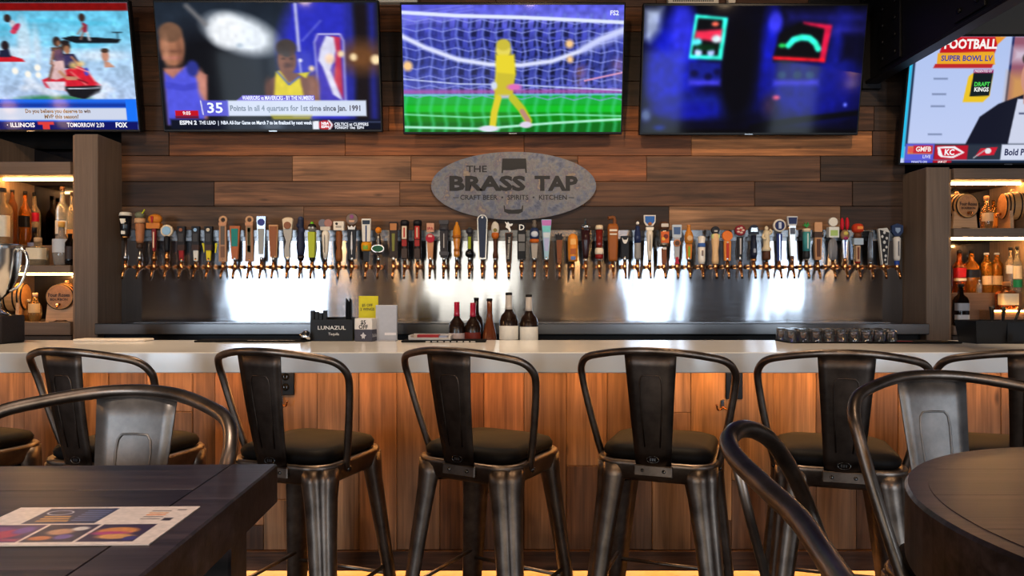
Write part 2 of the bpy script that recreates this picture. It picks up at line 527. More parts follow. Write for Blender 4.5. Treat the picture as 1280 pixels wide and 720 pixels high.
# ------------------------------------------------------------------ painter for flat pictures (screens, print)
class Paint:
    def __init__(s, w, h, res=1.0):
        s.w, s.h = w, h
        s.nu, s.nv = int(w * res), int(h * res)
        u = np.linspace(0, w, s.nu + 1); v = np.linspace(0, h, s.nv + 1)
        s.U, s.V = np.meshgrid(u, v)
        s.c = np.zeros(s.U.shape + (3,))
    def _mix(s, a, col, op=1.0):
        a = np.clip(a, 0, 1)[..., None] * op
        s.c = s.c * (1 - a) + np.array(col, float) * a
    def grad(s, stops, axis='v'):
        q = s.V / s.h if axis == 'v' else s.U / s.w
        ps = [p for p, _ in stops]
        for k in range(3): s.c[..., k] = np.interp(q, ps, [c[k] for _, c in stops])
    def rect(s, u0, v0, u1, v1, col, soft=0.5, op=1.0):
        d = np.minimum(np.minimum(s.U - u0, u1 - s.U), np.minimum(s.V - v0, v1 - s.V))
        s._mix(d / soft * 0.5 + 0.5, col, op)
    def ell(s, u, v, ru, rv, col, soft=1.0, rot=0.0, op=1.0):
        c, sn = math.cos(rot), math.sin(rot)
        a, b = (s.U - u) * c + (s.V - v) * sn, -(s.U - u) * sn + (s.V - v) * c
        d = (1 - np.sqrt((a / ru) ** 2 + (b / rv) ** 2)) * min(ru, rv)
        s._mix(d / soft + 0.5, col, op)
    def poly(s, pts, col, soft=0.8, op=1.0):
        inside = np.zeros(s.U.shape, bool); dist = np.full(s.U.shape, 1e9)
        n = len(pts)
        for i in range(n):
            (x0, y0), (x1, y1) = pts[i], pts[(i + 1) % n]
            cond = ((y0 > s.V) != (y1 > s.V))
            with np.errstate(divide='ignore', invalid='ignore'):
                xi = (x1 - x0) * (s.V - y0) / ((y1 - y0) if y1 != y0 else 1e-9) + x0
            inside ^= cond & (s.U < xi)
            dist = np.minimum(dist, s._seg(x0, y0, x1, y1))
        d = np.where(inside, dist, -dist)
        s._mix(d / soft + 0.5, col, op)
    def _seg(s, x0, y0, x1, y1):
        dx, dy = x1 - x0, y1 - y0; l = dx * dx + dy * dy + 1e-9
        t = np.clip(((s.U - x0) * dx + (s.V - y0) * dy) / l, 0, 1)
        return np.hypot(s.U - x0 - t * dx, s.V - y0 - t * dy)
    def line(s, pts, wd, col, soft=0.8, op=1.0):
        d = np.full(s.U.shape, 1e9)
        for (a, b) in zip(pts[:-1], pts[1:]): d = np.minimum(d, s._seg(*a, *b))
        s._mix((wd / 2 - d) / soft + 0.5, col, op)
    def blur(s, nu, nv=None):
        for ax, n in ((1, nu), (0, nu if nv is None else nv)):
            for _ in range(2):
                if n < 1: continue
                pad = [(0, 0)] * 3; pad[ax] = (n, n)
                q = np.cumsum(np.pad(s.c, pad, mode='edge'), axis=ax)
                z = np.zeros_like(np.take(q, [0], axis=ax)); q = np.concatenate([z, q], axis=ax)
                L = s.c.shape[ax]
                s.c = (np.take(q, range(2 * n + 1, 2 * n + 1 + L), axis=ax) - np.take(q, range(L), axis=ax)) / (2 * n + 1)
    def gamma(s, g, k=1.0):
        s.c = 255 * k * (np.clip(s.c, 0, 255) / 255) ** g
    def noise(s, amp, scale, seed=0):
        rng = np.random.RandomState(seed)
        gh, gw = int(s.h / scale) + 3, int(s.w / scale) + 3
        g = rng.rand(gh, gw)
        x, y = s.U / scale, s.V / scale
        i, j = y.astype(int), x.astype(int); fy, fx = y - i, x - j
        n = g[i, j] * (1 - fy) * (1 - fx) + g[i + 1, j] * fy * (1 - fx) + g[i, j + 1] * (1 - fy) * fx + g[i + 1, j + 1] * fy * fx
        s.c = np.clip(s.c * (1 + amp * (n[..., None] - 0.5)), 0, 255)
    def mesh(s, name, mat, parent, fn, gain=1.0):
        """fn(u, v) -> local point of the picture plane."""
        nu, nv = s.nu + 1, s.nv + 1
        U, V = s.U.ravel(), s.V.ravel()
        co = fn(U, V).astype(np.float32)
        idx = np.arange(nu * nv).reshape(nv, nu)
        q = np.stack([idx[:-1, :-1], idx[1:, :-1], idx[1:, 1:], idx[:-1, 1:]], -1).reshape(-1, 4)
        me = bpy.data.meshes.new(name)
        me.vertices.add(len(co)); me.vertices.foreach_set('co', co.ravel())
        me.loops.add(q.size); me.loops.foreach_set('vertex_index', q.ravel().astype(np.int32))
        me.polygons.add(len(q)); me.polygons.foreach_set('loop_start', np.arange(0, q.size, 4, dtype=np.int32))
        me.update(calc_edges=True)
        at = me.color_attributes.new('picture', 'FLOAT_COLOR', 'POINT')
        c = np.clip(s.c, 0, 255).reshape(-1, 3) / 255.0
        l = np.where(c <= 0.04045, c / 12.92, ((c + 0.055) / 1.055) ** 2.4) * gain
        at.data.foreach_set('color', np.concatenate([l, np.ones((len(l), 1))], 1).astype(np.float32).ravel())
        me.materials.append(M[mat])
        o = bpy.data.objects.new(name, me)
        o.parent = parent
        C.objects.link(o)
        return o

# ================================================================== THE ROOM
RX0, RX1, RY0, RY1, RZ = -8.0, 8.0, WIN_Y, 4.8, 3.35
def struct(name, mb, mat, parent=None, color=None):
    o = mb.build(name, mat, parent, color)
    if parent is None: tag(o, kind='structure')
    return o
struct('floor', MB().box(RX0, RX1, RY0 - .2, RY1 + .1, -.1, 0), 'floor')
struct('ceiling', MB().box(RX0, RX1, RY0 - .2, RY1 + .1, RZ, RZ + .1), 'ceiling')
n_win = len(WINDOWS)
for nm, sx in (('wall_left', -1), ('wall_right', 1)):
    m_ = MB(); xa, xb = sorted((sx * RX1, sx * (RX1 + .1))); ya = RY0
    for wy, ww in FILL_WINDOWS:
        m_.box(xa, xb, ya, wy - ww / 2, 0, RZ).box(xa, xb, wy - ww / 2, wy + ww / 2, 0, WZ0).box(xa, xb, wy - ww / 2, wy + ww / 2, WZ1, RZ)
        ya = wy + ww / 2
    m_.box(xa, xb, ya, RY1, 0, RZ)
    struct(nm, m_, 'wall_paint')
    for wy, ww in FILL_WINDOWS:
        f = MB(); a, b = wy - ww / 2, wy + ww / 2; xc = sx * (RX1 + .02)
        f.box(xc - .04, xc + .04, a, a + .05, WZ0, WZ1).box(xc - .04, xc + .04, b - .05, b, WZ0, WZ1).box(xc - .04, xc + .04, wy - .025, wy + .025, WZ0 + .06, WZ1 - .06)
        f.box(xc - .04, xc + .04, a + .05, b - .05, WZ0, WZ0 + .06).box(xc - .04, xc + .04, a + .05, b - .05, WZ1 - .06, WZ1)
        n_win += 1; struct('window_%d' % n_win, f, 'dark_steel')  # frames of the added side windows
# front wall with four window openings
fw = MB(); xs = RX0
for i, (wx, ww, wc, wr) in enumerate(WINDOWS):
    fw.box(xs, wx - ww / 2, WIN_Y - .1, WIN_Y, 0, RZ)
    fw.box(wx - ww / 2, wx + ww / 2, WIN_Y - .1, WIN_Y, 0, WZ0)
    fw.box(wx - ww / 2, wx + ww / 2, WIN_Y - .1, WIN_Y, WZ1, RZ)
    xs = wx + ww / 2
fw.box(xs, RX1, WIN_Y - .1, WIN_Y, 0, RZ)
struct('wall_front', fw, 'wall_paint')
for i, (wx, ww, wc, wr) in enumerate(WINDOWS):
    f = MB(); a, b = wx - ww / 2, wx + ww / 2
    f.box(a, a + .05, WIN_Y - .06, WIN_Y + .03, WZ0, WZ1); f.box(b - .05, b, WIN_Y - .06, WIN_Y + .03, WZ0, WZ1)
    f.box(a + .05, b - .05, WIN_Y - .06, WIN_Y + .03, WZ0, WZ0 + .06); f.box(a + .05, b - .05, WIN_Y - .06, WIN_Y + .03, WZ1 - .06, WZ1)
    if ww > 1.2: f.box(wx - .025, wx + .025, WIN_Y - .06, WIN_Y + .03, WZ0 + .06, WZ1 - .06)
    struct('window_%d' % (i + 1), f, 'dark_steel')

# ---- back wall of reclaimed horizontal planks between the pillars
PW = 2.492
wb = MB().box(RX0, RX1, RY1, RY1 + .1, 0, RZ).box(-PW, PW, 4.625, RY1, 0, RZ)
wall_back = struct('wall_back', wb, 'matte_black')
def xw(x, D=4.6): return (x - CX) * D / F
def sat(c, k=1.28, g=1.0):
    m = sum(c) / 3.0
    return tuple(max(4, min(250, (m + (v - m) * k) * g)) for v in c)
def zw(y, D=4.6): return CZ + (HY - y) * D / F
LIM = [xw(153) - .003, xw(1130) + .003]
ROWS = {  # upper planks at the right end have the shadow there put into their colour
    (258, 289): [(153, (94, 72, 56)), (380, (98, 70, 50)), (620, (50, 33, 24)), (836, (128, 98, 74)), (1050, (52, 37, 28))],
    (227, 258): [(153, (46, 31, 23)), (268, (106, 76, 56)), (500, (106, 73, 48)), (730, (84, 58, 41)), (943, (76, 53, 39)), (1065, (56, 41, 31))],
    (195, 227): [(153, (80, 54, 36)), (366, (136, 100, 74)), (514, (122, 86, 60)), (722, (118, 74, 46)), (808, (96, 69, 51)), (1025, (60, 43, 31))],
    (164, 195): [(153, (58, 38, 26)), (212, (112, 70, 41)), (432, (122, 75, 43)), (655, (112, 70, 44)), (864, (158, 108, 70)), (1090, (62, 43, 31))],
    (133, 164): [(153, (58, 38, 26)), (300, (96, 58, 34)), (486, (138, 84, 46)), (700, (122, 76, 44)), (960, (70, 48, 34)), (1092, (52, 39, 31))],
    (102, 133): [(153, (50, 33, 24)), (330, (54, 37, 27)), (560, (90, 60, 40)), (720, (46, 34, 27)), (1000, (50, 38, 31))],
    (71, 102): [(153, (56, 37, 26)), (410, (44, 31, 23)), (640, (42, 31, 25)), (930, (58, 44, 35))],
    (40, 71): [(153, (48, 33, 24)), (350, (46, 32, 24)), (600, (58, 40, 29)), (760, (40, 30, 24)), (1040, (48, 38, 31))],
    (9, 40): [(153, (72, 45, 28)), (260, (60, 42, 30)), (440, (118, 74, 44)), (690, (104, 68, 43)), (900, (56, 42, 32))],
    (-22, 9): [(153, (60, 42, 30)), (380, (92, 59, 37)), (620, (72, 49, 34)), (820, (88, 58, 39)), (1010, (40, 32, 27))],
    (-55, -22): [(153, (56, 40, 30)), (500, (64, 45, 33)), (880, (50, 37, 29))],
}
rnd = random.Random(3)
for (y0, y1), segs in ROWS.items():
    for i, (x0, col) in enumerate(segs):
        a = LIM[0] if i == 0 else xw(x0)
        b = xw(segs[i + 1][0]) if i + 1 < len(segs) else LIM[1]
        t = rnd.uniform(0, .008)
        mb = MB().box(a + .0008, b - .0008, 4.597 - t, 4.626, zw(y1) + .0012, zw(y0) - .0012, .0022)
        cx, cz = (a + b) / 2, (zw(y0) + zw(y1)) / 2
        mb.shift((-cx, -4.6, -cz)).build('plank', 'plank_h', wall_back, color=sat(col, 1.18, 1.06), loc=(cx, 4.6, cz))

for nm, s in (('pillar_left', -1), ('pillar_right', 1)):
    a, b = sorted((s * PW, s * 2.632))
    struct(nm, MB().box(a, b, 4.33, RY1, 0, 2.255 if s < 0 else 2.055, .003), 'grey_wood_v', color=(112, 95, 82))
struct('soffit_right', MB().box(2.64, 5.2, 4.5, RY1, 2.55, RZ), 'grey_paint')

# ---- black steel beam running from the wall over the room
bm_ = thing('ceiling_beam', 'black bolted steel beam running from the back wall over the right side', 'beam', (2.275, 2.6, 2.62))
MB().box(-.042, .042, -2.0, 1.95, 0, .02, .003).build('flange', 'dark_steel', bm_)
MB().box(-.042, .042, -2.0, 1.95, .56, .58, .003).build('flange', 'dark_steel', bm_)
MB().box(-.012, .012, -2.0, 1.95, .02, .56).build('web', 'dark_steel', bm_)
for yy in (1.7, .95, .2, -.7):
    p = MB().box(-.024, -.012, yy - .12, yy + .12, .05, .53, .003).build('splice_plate', 'dark_steel', bm_)
    for zz in (.1, .2, .3, .4, .48):
        for dy in (-.07, .07):
            MB().lathe([(-.034, .0), (-.034, .012), (-.024, .014)], 6, (0, yy + dy, zz), 'x').build('bolt', 'dark_steel', p)
MB().box(-.06, .06, 1.95, 1.99, -.03, .6, .003).build('end_plate', 'dark_steel', bm_)
bm2 = thing('ceiling_beam', 'black box beam crossing the ceiling above the rightmost screens', 'beam', (3.0, 3.9, 3.06))
MB().box(-1.15, 2.2, -.12, .12, 0, .285, .004).build('beam_body', 'dark_steel', bm2)

# ================================================================== BACK BAR
bb = thing('back_bar_cabinet', 'black keg cooler cabinet under the stainless ledge of the tap wall', 'cabinet', (0, 4.45, 0))
MB().box(-2.49, 2.49, -.06, .15, 0, 1.05, .004).build('body', 'black', bb)
for i in range(6):
    a = -2.48 + i * .828
    d = MB().box(a + .006, a + .822, -.085, -.06, .12, .98, .006).build('door', 'matte_black', bb)
    MB().box(a + .7, a + .78, -.105, -.085, .88, .9, .004).build('handle', 'steel_plain', d)
bs = thing('tap_wall_backsplash', 'stainless steel backsplash and drip ledge below the row of beer taps', 'backsplash', (0, 4.6, 1.055))
s1 = MB()
for i in range(1):
    s1.box(-2.488, 2.488, -.012, -.001, .06, .575)
s1.build('splash_panel', 'steel', bs)
MB().box(-2.488, 2.488, -.024, -.013, .60, .645, .002).build('top_rail', 'steel_plain', bs)
MB().box(-2.488, 2.488, -.014, -.001, .576, .60).build('joint_strip', 'steel_plain', bs)
MB().box(-2.488, 2.488, -.30, -.013, .045, .06, .004).build('ledge', 'steel', bs)
MB().box(-2.488, 2.488, -.312, -.30, -.004, .062, .004).build('ledge_lip', 'steel_plain', bs)
MB().box(-2.488, 2.488, -.30, -.013, -.004, .044).build('ledge_core', 'black', bs)
MB().box(-2.3, 2.3, -.22, -.09, .0605, .066).build('drip_grate', 'steel_plain', bs)

# ---- shelf units left and right
def shelf_unit(side, label, shelves, tiers, leds, zt):
    s = -1 if side == 'l' else 1
    X = lambda a: s * a
    t = thing('bottle_shelf_unit', label, 'shelf', (0, 0, 0))
    def bx(a0, a1, *r):
        lo, hi = sorted((X(a0), X(a1))); return MB().box(lo, hi, *r)
    bx(3.17, 3.2, 4.33, 4.79, 0, zt, .002).build('side_panel', 'grey_wood_v', t, (150, 124, 102))
    bx(2.634, 2.66, 4.36, 4.79, 0, zt, .002).build('side_panel', 'grey_wood_v', t, (140, 112, 90))
    bx(2.66, 3.17, 4.78, 4.79, 1.1, zt).build('mirror_back', 'mirror', t)
    bx(2.66, 3.17, 4.345, 4.78, 0, 1.04, .003).build('base_cabinet', 'grey_wood_h', t, (70, 62, 58))
    for z0, z1 in shelves:
        bx(2.66, 3.17, 4.335, 4.779, z0, z1, .003).build('shelf', 'grey_wood_h', t, (118, 98, 84))
    for a0, a1, y0, y1, z0, z1 in tiers:
        bx(a0, a1, y0, y1, z0, z1, .002).build('bottle_step', 'grey_wood_h', t, (120, 92, 72))
    for y, z in leds:
        bx(2.675, 3.16, y, y + .02, z, z + .012).build('led_or_highlight_strip', 'led_shelf', t)
    if side == 'r': bx(2.90, 3.165, 4.352, 4.3595, 1.186, 1.194).build('led_or_highlight_strip', 'led_shelf', t)  # glowing strip stands in for an edge highlight on the step
    return t
shelf_unit('l', 'grey wood back bar shelves beside the left pillar with trophy in front', [(2.012, 2.09), (1.42, 1.466), (1.045, 1.125)],
           [(2.661, 3.044, 4.56, 4.778, 1.467, 1.60), (3.045, 3.169, 4.345, 4.778, 1.467, 1.60)], [(4.47, 1.999), (4.37, 1.408)], 2.255)
shelf_unit('r', 'grey wood back bar shelves beside the right pillar with barrels on top', [(1.985, 2.05), (1.637, 1.69), (1.045, 1.10)],
           [(2.661, 3.169, 4.47, 4.778, 1.101, 1.30), (2.90, 3.169, 4.36, 4.469, 1.101, 1.195)], [(4.47, 1.972), (4.40, 1.625)], 2.05)

# ================================================================== THE BAR
bt = thing('countertop', 'thick white quartz bar top running the whole width in front of the taps', 'countertop', (0, 2.8, .99))
MB().box(-3.7, 3.7, 0, .72, 0, .08, .003).build('slab', 'quartz', bt)
bar = thing('bar_counter', 'bar front clad in upright reclaimed planks below the white top', 'bar counter', (0, 3.05, 0))
MB().box(-3.6, 3.6, .022, .44, .135, .988).build('carcass', 'matte_black', bar)
MB().box(-3.6, 3.6, .09, .44, 0, .134).build('toe_kick', 'toe', bar)
MB().box(-3.6, 3.6, -.016, .02, .129, .214, .003).build('baseboard', 'plank_h', bar, color=(104, 66, 42))
MB().box(-3.55, 3.55, .03, .045, .122, .134).build('led_or_highlight_strip', 'led_floor', bar)
MB().box(-3.55, 3.55, -.13, -.115, .978, .99).build('led_or_highlight_strip', 'led', bar)
seams = [-420, -350, -290, -225, -160, -90, -30, 31, 100, 136, 184, 241, 269, 330, 397, 449, 496, 550, 605, 655, 708, 759, 815, 863, 914, 967, 1020, 1070, 1122, 1147, 1200, 1250, 1310, 1370, 1440, 1500, 1570, 1640, 1700]
vr = random.Random(11)
VC = [(156, 114, 80), (136, 97, 67), (174, 130, 94), (124, 88, 62), (164, 120, 84), (108, 77, 56), (146, 106, 74)]
fixed = {708: [(582, (170, 120, 78), (112, 74, 48))], 863: [(650, (190, 138, 90), (120, 80, 52))], 914: [(600, (176, 128, 84), (116, 78, 52))],
         269: [(656, (164, 112, 74), (80, 54, 37))], 550: [(596, (150, 96, 56), (128, 82, 50))], 967: [(560, (186, 134, 86), (130, 88, 56))],
         449: [(700, (168, 118, 80), (120, 80, 52))], 605: [(615, (158, 104, 64), (98, 64, 42))]}
for a, b in zip(seams[:-1], seams[1:]):
    x0, x1 = (a - CX) * 3.05 / F, (b - CX) * 3.05 / F
    cuts = [.2145, .985]; cols = [VC[vr.randrange(7)]]
    if a in fixed:
        y, c1, c2 = fixed[a][0]
        cuts = [.2145, CZ + (HY - y) * 3.05 / F, .985]; cols = [c2, c1]
    elif vr.random() < .45:
        cuts = [.2145, vr.uniform(.4, .8), .985]; cols = [VC[vr.randrange(7)], VC[vr.randrange(7)]]
    for z0, z1, c in zip(cuts[:-1], cuts[1:], cols):
        t = vr.uniform(0, .008); cx, cz = (x0 + x1) / 2, (z0 + z1) / 2
        MB().box(x0 + .0008 - cx, x1 - .0008 - cx, -t, .0215, z0 + .0006 - cz, z1 - .0006 - cz, .002).build('plank', 'plank_v', bar, color=sat(c, 1.0, 1.06), loc=(cx, 0, cz))

def outlet(x, y, label, hx, hlabel):
    p = px(x, y, 3.045)
    o = thing('power_outlet', label, 'outlet', (p.x, 3.042, p.z))
    MB().box(-.036, .036, -.008, 0, -.056, .056, .003).build('cover_plate', 'black', o)
    for dz in (-.022, .022):
        f = MB().lathe([(-.011, .0), (-.011, .015), (-.008, .016)], 14, (0, 0, dz), 'y').build('socket', 'matte_black', o)
        for dx in (-.006, .006): MB().box(dx - .0012, dx + .0012, -.0125, -.011, dz - .004, dz + .005).build('slot', 'steel_plain', f)
    p = px(hx, y + 24, 3.04)
    h = thing('coat_hook', hlabel, 'hook', (p.x, 3.040, p.z))
    MB().box(-.008, .008, -.006, 0, -.018, .022, .003).build('hook_plate', 'chrome', h)
    for sx in (-1, 1):
        MB().tube(spline([(0, -.006, -.008), (sx * .012, -.02, -.016), (sx * .028, -.03, -.016), (sx * .034, -.032, .006)], 4), [.004] * 12 + [.006], 8).build('hook_arm', 'brass', h)
outlet(358, 477, 'black power outlet on the bar front behind the second full bar stool', 352, 'small brass double coat hook under the left outlet')
outlet(917, 482, 'black power outlet on the bar front beside the third upright stool', 903, 'small brass double coat hook under the right outlet')

# ledge behind the bar on which the wine bottles stand
ur = thing('speed_rail', 'stainless bottle ledge mounted behind the bar top', 'shelf', (0, 3.49, .86))
MB().box(-1.6, 1.6, .035, .29, .1, .115, .003).build('rail_shelf', 'steel_plain', ur)
MB().box(-1.6, 1.6, .001, .034, .0, .12, .003).build('rail_bracket', 'steel_plain', ur)

# ================================================================== BAR STOOLS
def rsq(hx, hy, r, z, n=5):
    return [(x, y, z) for x, y in rrect(-hx, hx, -hy, hy, r, n)]
def hoop_path():
    L = [(-.188, -.062, .726), (-.200, -.078, .76), (-.230, -.112, .90), (-.249, -.140, 1.015), (-.247, -.160, 1.058), (-.222, -.188, 1.088),
         (-.165, -.222, 1.104), (-.083, -.258, 1.117), (0, -.270, 1.121)]
    return spline(L + [(-x, y, z) for x, y, z in L[-2::-1]], 5)
def make_stool(label, steel='gunmetal', lit=None):
    t = thing('bar_stool', label, 'bar stool')
    lit = lit or steel
    # pressed metal seat pan with a rolled rim
    pan = MB().loft([rsq(.178, .178, .07, .690), rsq(.186, .186, .075, .700), rsq(.196, .196, .085, .742), rsq(.197, .197, .086, .752), rsq(.191, .191, .083, .757), rsq(.175, .175, .075, .755)])
    pan.build('seat_pan', steel, t)
    cu = MB().loft([rsq(.165, .165, .06, .752), rsq(.178, .178, .07, .764), rsq(.180, .180, .072, .778), rsq(.172, .172, .068, .792), rsq(.150, .150, .06, .801), rsq(.09, .09, .04, .806), rsq(.02, .02, .01, .807)])
    cu.build('cushion', 'leather', t)
    for sx in (-1, 1):
        for sy in (-1, 1):
            rings = []
            for q, z, o, wd in ((0, .742, .145, .060), (.05, .700, .147, .059), (.12, .645, .153, .052), (.3, .53, .167, .046), (.55, .34, .189, .040), (.8, .15, .211, .034), (1, .012, .227, .030)):
                # fluted section: two lobes with a groove on the outer corner
                sec = [(-1, -.35), (-1.0, .15), (-.72, .62), (-.38, .84), (-.16, .80), (0, .70), (.16, .80), (.38, .84), (.72, .62), (1.0, .15), (1, -.35), (0, -.55)]
                d1 = Vector((sx, sy, 0)).normalized(); d2 = Vector((-d1.y, d1.x, 0))
                c = Vector((sx * o, sy * o, z))
                rings.append([tuple(c + d2 * (u * wd) + d1 * (v * wd * .8)) for u, v in sec])
            leg = MB().loft(rings).build('leg', steel, t)
            e = Vector((sx * .227, sy * .227, 0))
            MB().box(e.x - .022, e.x + .022, e.y - .022, e.y + .022, 0, .013, .004).build('foot_glide', 'black', leg)
    k = .32; o = .191
    for a, b in (((-1, 1), (1, 1)), ((-1, -1), (-1, 1)), ((1, -1), (1, 1)), ((-1, -1), (1, -1))):
        z = k - (.03 if a[0] != b[0] else 0)
        MB().tube([(a[0] * o, a[1] * o, z), (b[0] * o, b[1] * o, z)], .007, 8).build('footrest_rung', steel, t)
    for sg in (-1, 1):
        MB().tube([(-.15, -.15 * sg, .675), (.15, .15 * sg, .675)], .008, 8).build('seat_brace', 'dark_steel', t)
    MB().tube(hoop_path(), .0122, 12).build('back_hoop', steel, t)
    # splat: curved tapered sheet with a pressed rib
    def sp(u, q):      # u -1..1 across, q 0..1 up
        z = .742 + q * .375; wd = .056 + q * .026
        y = -.199 - .067 * q - .006 * math.sin(math.pi * q)
        return Vector((u * wd, y + .006 * u * u, z))
    fr, bk = [], []
    nu, nq = 6, 8
    vs = []; fs = []
    for off in (0, -.0035):
        for j in range(nq + 1):
            for i in range(nu + 1):
                p = sp(-1 + 2 * i / nu, j / nq); vs.append((p.x, p.y + off, p.z))
    n1 = (nu + 1) * (nq + 1)
    for j in range(nq):
        for i in range(nu):
            a = j * (nu + 1) + i
            fs.append((a, a + 1, a + nu + 2, a + nu + 1)); fs.append((n1 + a, n1 + a + nu + 1, n1 + a + nu + 2, n1 + a + 1))
    ring = [i for i in range(nu + 1)] + [j * (nu + 1) + nu for j in range(1, nq + 1)] + [nq * (nu + 1) + i for i in range(nu - 1, -1, -1)] + [j * (nu + 1) for j in range(nq - 1, 0, -1)]
    for i in range(len(ring)):
        a, b = ring[i], ring[(i + 1) % len(ring)]; fs.append((a, n1 + a, n1 + b, b))
    m_ = MB().add(vs, fs, True); s = m_.build('splat', 'gunmetal_shaded' if lit == steel else lit, t)
    path = [sp(-.40, .18), sp(-.45, .4), sp(-.47, .6), sp(-.47, .72), sp(-.43, .775), sp(-.33, .80), sp(0, .803), sp(.33, .80), sp(.43, .775), sp(.47, .72), sp(.47, .6), sp(.45, .4), sp(.40, .18)]
    for off in (.0003, -.0038):
        MB().tube([p + Vector((0, off, 0)) for p in path], .0026, 6).build('pressed_rib', 'gunmetal_shaded' if lit == steel else lit, s)
    c = sp(0, .07)
    el = [Vector((c.x + .019 * math.cos(2 * math.pi * i / 20), c.y - .0048, c.z + .0105 * math.sin(2 * math.pi * i / 20))) for i in range(20)]
    em = MB().tube(el, .0011, 5, closed=True)
    for i in range(3): em.box(c.x - .010 + i * .007, c.x - .005 + i * .007, c.y - .0055, c.y - .0035, c.z - .0045, c.z + .0045)
    em.build('oval_emblem', 'steel_plain', s)
    lug = MB().box(-.062, .062, -.2045, -.1935, .712, .748, .003).build('mounting_lug', steel, t)
    for dx in (-.034, .034):
        MB().lathe([(-.2095, .0), (-.2085, .0055), (-.2045, .0065)], 10, (dx, 0, .731), 'y').build('bolt', 'steel_plain', lug)
    for sx in (-1, 1):
        MB().lathe([(sx * .186, .011), (sx * .2, .011), (sx * .2045, .006)], 10, (0, -.062, .726), 'x').build('hoop_bolt', 'steel_plain', t)
    return t

ST = 'metal bar stools with brown cushions'
BAR_STOOLS = [  # seat centre x, y, turn, label
    (.522, 2.50, -20, 'bronze metal bar stool right of centre, its back nearly square to the viewer'),
    (-1.96, 2.55, -20, 'bar stool cut off by the left picture edge, only a sliver of seat showing'),
    (-1.33, 2.50, -18, 'bar stool at the bar directly behind the low stool of the rectangular table'),
    (-.70, 2.49, -20, 'bar stool at the bar whose leg stands right behind the rectangular table corner'),
    (-.075, 2.50, -29, 'bar stool at the bar below the wine bottles, back turned furthest left'),
    (1.085, 2.42, -17, 'bar stool at the bar between the side-on stool and the round table'),
    (1.67, 2.42, -18, 'bar stool at the bar cut off by the right picture edge'),
]
first = make_stool(BAR_STOOLS[0][3])
for i, (x, y, a, lb) in enumerate(BAR_STOOLS):
    o = first if i == 0 else copy_tree(first)
    o.location = (x, y, 0); o.rotation_euler.z = R(a)
    o['label'] = lb; o['group'] = ST
ws = make_stool('worn grey metal stool facing the viewer behind the dark rectangular table', 'gunmetal', 'gunmetal_lit')
ws.location = (-.735, 1.075, 0); ws.rotation_euler.z = R(171); ws['group'] = ST
ws2 = copy_tree(ws); ws2['label'] = 'worn grey metal stool facing the viewer behind the round table'
ws2.location = (.955, 1.325, 0); ws2.rotation_euler.z = R(187)

# the stool standing side-on between the tables
sd = thing('bar_stool', 'metal stool seen side-on with heavy bent tube arm beside the round table', 'bar stool', (0, 0, 0))
sd['group'] = ST
P = [(.50, 1.03, .76), (.492, 1.10, .86), px(1014, 645, 1.14), px(992, 594, 1.11), px(968, 556, 1.07), px(948, 540, 1.04), px(930, 536, 1.015), px(917, 541, .99), px(911, 554, .96),
     px(922, 575, .91), px(958, 610, .83), px(1000, 650, .755), (.292, .66, 1.055), (.27, .55, 1.055), (.262, .50, 1.04), (.275, .46, .99), (.33, .50, .87), (.40, .58, .76)]
MB().tube(spline(P, 6), .0125, 12).build('arm_hoop', 'gunmetal', sd)
MB().tube([px(919, 574, .945), px(938, 650, .98), px(957, 722, 1.02), (.40, 1.035, .735)], .0068, 10).build('arm_support', 'gunmetal', sd)
so = (.53, .79)
def off(mb): return mb.shift((so[0], so[1], 0))
off(MB().loft([rsq(.178, .178, .07, .690), rsq(.186, .186, .075, .700), rsq(.196, .196, .085, .742), rsq(.191, .191, .083, .757)])).build('seat_pan', 'gunmetal', sd)
off(MB().loft([rsq(.165, .165, .06, .752), rsq(.178, .178, .07, .764), rsq(.172, .172, .068, .792), rsq(.09, .09, .04, .806)])).build('cushion', 'leather', sd)
for sx in (-1, 1):
    for sy in (-1, 1):
        MB().tube([(so[0] + sx * .15, so[1] + sy * .15, .735), (so[0] + sx * .16, so[1] + sy * .16, .62), (so[0] + sx * .225, so[1] + sy * .225, 0)], [.04, .034, .022], 10).build('leg', 'gunmetal', sd)
b0 = Vector((.285, .60, 1.05)); 
MB().loft([[(.284, .545, 1.05), (.284, .665, 1.05), (.289, .665, 1.05), (.289, .545, 1.05)], [(.352, .60, .76), (.352, .70, .76), (.357, .70, .76), (.357, .60, .76)]], smooth=False).build('splat', 'gunmetal_lit', sd)

# ================================================================== TABLES
tb = thing('bar_table', 'dark stained rectangular high table with a menu card on it', 'table', (-.958, .74, 0), R(2))
top = MB()
for i in range(5):
    y0 = -.36 + i * .138
    MB().box(-.62, .545, y0 + .0001, y0 + .1379, .9855, 1.0445, .0006).build('board', 'table_wood', tb)
MB().box(.5455, .615, -.36, .3297, .9855, 1.045, .0025).build('end_board', 'table_wood', tb)
for x in (-.55, .545):
    for y in (-.29, .262):
        MB().box(x - .035, x + .035, y - .035, y + .035, 0, .985, .003).build('leg', 'table_wood', tb)
for y in (-.29, .262): MB().box(-.514, .509, y - .012, y + .012, .90, .985, .002).build('apron', 'table_wood', tb)

